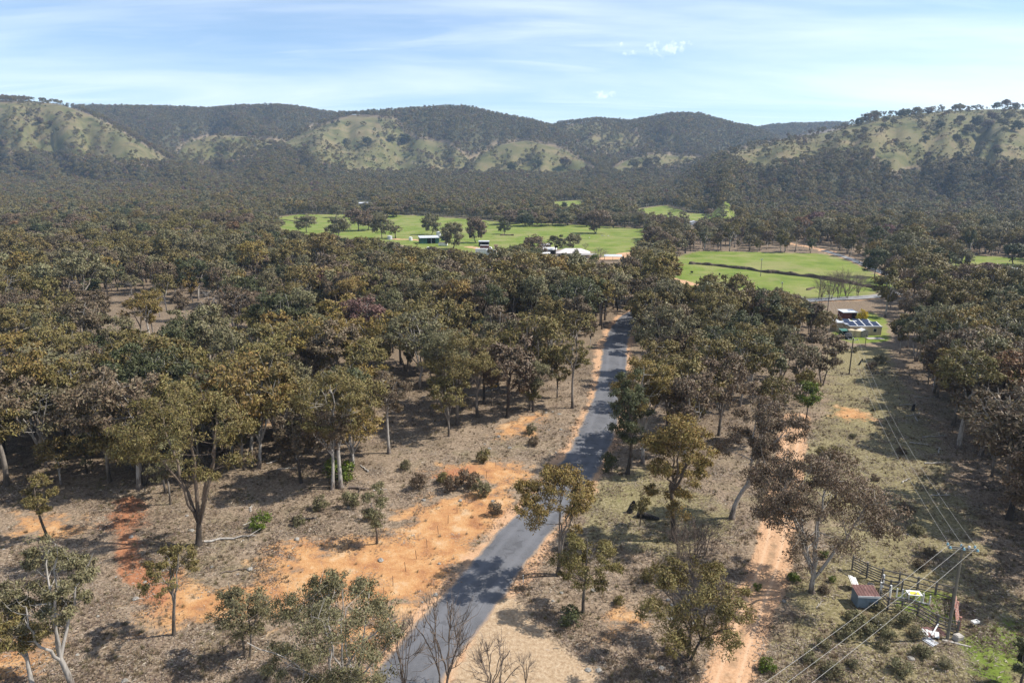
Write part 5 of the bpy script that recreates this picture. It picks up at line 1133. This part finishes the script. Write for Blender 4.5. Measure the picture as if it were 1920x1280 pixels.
for k in range(70):
    zone = random.choice([(250, 560, 960, 1120), (560, 960, 900, 1160), (1450, 1800, 900, 1270), (1000, 1300, 1100, 1270), (0, 320, 980, 1280), (900, 1080, 770, 860)])
    u, v = random.uniform(zone[0], zone[1]), random.uniform(zone[2], zone[3]); p = ground_at(u, v)
    if segdist(road_c, p[0], p[1]) < 3.6: continue
    s = random.uniform(.25, .75); o = link('rock', random.choice(ROCKS), loc=p); o.scale = (s, s * random.uniform(.7, 1.2), s * random.uniform(.6, 1)); o.rotation_euler = (0, 0, random.uniform(0, 6)); tag(o, 'weathered grey stone lying in the open litter', 'rock', 'stones strewn over the clearings')
# grass tufts and litter
def tuft(seed, n, h, r, w, mat):
    g = np.random.default_rng(seed); a = g.uniform(0, 6.28, n); b = np.stack([np.cos(a), np.sin(a), 0 * a], -1) * g.uniform(0, r, n)[:, None]; tip = b * g.uniform(1.2, 2.4, n)[:, None] + np.stack([g.normal(0, .25 * h, n), g.normal(0, .25 * h, n), h * g.uniform(.5, 1.1, n)], -1)
    s = np.stack([-np.sin(a), np.cos(a), 0 * a], -1) * w; V_ = np.stack([b - s, b + s, tip], 1).reshape(-1, 3); return bpy.data.objects.new(f'tuft_{seed}', mesh_from('tuft', V_, np.arange(n * 3).reshape(-1, 3), mat))
def litter(seed, n, r, mat):
    g = np.random.default_rng(seed); c = np.stack([g.normal(0, r, n), g.normal(0, r, n), g.uniform(.01, .07, n)], -1); a = g.uniform(0, 6.28, n); d = np.stack([np.cos(a), np.sin(a), g.normal(0, .2, n)], -1) * g.uniform(.05, .17, n)[:, None]; s = np.stack([-np.sin(a), np.cos(a), g.normal(0, .5, n)], -1) * g.uniform(.012, .03, n)[:, None]
    return bpy.data.objects.new(f'litter_{seed}', mesh_from('litter', np.stack([c - d, c + s, c + d, c - s], 1).reshape(-1, 3), np.arange(n * 4).reshape(-1, 4), mat))
C_TUFT = coll('tufts', [tuft(i, 26, .32, .18, .018, M_LEAFI) for i in range(4)]); C_LIT = coll('litters', [litter(20 + i, 60, .5, M_LEAFI) for i in range(4)])
g = np.random.default_rng(55); n = 46000
y = 42 + 120 * g.random(n) ** 1.3; x = g.uniform(-.82, .82, n) * (y + 12); dr = segdist(road_c, x, y); dt = segdist(track_c, x, y); gm = polymask(to_ground(pull_px), x, y, 1.0); cm = np.zeros(n)
for q in CLAY + RED: cm = np.maximum(cm, polymask(q, x, y, 3.0))
ok = (dr > 3.5) & (dt > 1.9) & (gm < .2) & (g.random(n) > cm * .9) & (g.random(n) < .25 + 1.5 * (fbm(x / 5, y / 5, 61, 3) - .3)); x, y, dr = x[ok], y[ok], dr[ok]; n = len(x); z = height(x, y)
half = g.random(n) < .55
pal_t = np.array([(.23, .175, .10), (.15, .13, .06), (.28, .225, .145), (.12, .09, .05)]); pal_l = np.array([(.24, .19, .135), (.16, .115, .075), (.33, .275, .21), (.085, .06, .042)])
for nm, lb, sel, cc, pal, sc in (('dry_grass', 'tufts of dry grass scattered over the clearings', half, C_TUFT, pal_t, (.6, 1.5)), ('leaf_litter', 'fallen bark, twigs and leaves strewn over the clearings', ~half, C_LIT, pal_l, (.8, 1.8))):
    k = int(sel.sum()); s = g.uniform(*sc, k); o = scatter(nm, np.stack([x[sel], y[sel], z[sel]], -1), np.stack([s, s, s], -1), np.stack([np.zeros(k), np.zeros(k), g.uniform(0, 6.28, k)], -1), g.integers(0, 4, k), pal[g.integers(0, 4, k)], cc); tag(o, lb, 'ground cover', kind='stuff')
# low scrub on the hill grass
x, y, g = jitter_grid(1000, 2450, 9.0, .84, 66); z = height(x, y); u, v = project(x, y, z); r = np.zeros(len(x), bool)
for q in HILLGRASS_PX: r |= inside(q, u, v)
r &= g.random(len(x)) < np.clip((fbm(x / 70, y / 70, 97, 4) - .47) * 6, 0.03, .85); x, y, z = x[r], y[r], z[r]
mass_of('hill_scrub', 'low dark scrub dotted over the grassy hill slopes', x, y, z, 1 + 6 * g.random(len(x)) ** 2, tones_for(len(x), g, True), g, C_HILL, 6, wide=(1.2, 1.9))
# ------------------------------------------------------------------ air
hm = bpy.data.materials.new('valley_air'); hm.use_nodes = True; hn = hm.node_tree; hn.nodes.remove(hn.nodes['Principled BSDF'])
pv = hn.nodes.new('ShaderNodeVolumePrincipled'); pv.inputs['Color'].default_value = (0.50, 0.70, 1.0, 1); pv.inputs['Density'].default_value = 0.00008; pv.inputs['Anisotropy'].default_value = 0.2
hn.links.new(pv.outputs[0], hn.nodes['Material Output'].inputs['Volume'])
tag(MB().box(-7600, 7600, -120, 6400, -8, 420).build('haze', hm), 'thin bluish air lying over the valley and hills', 'haze', kind='stuff')
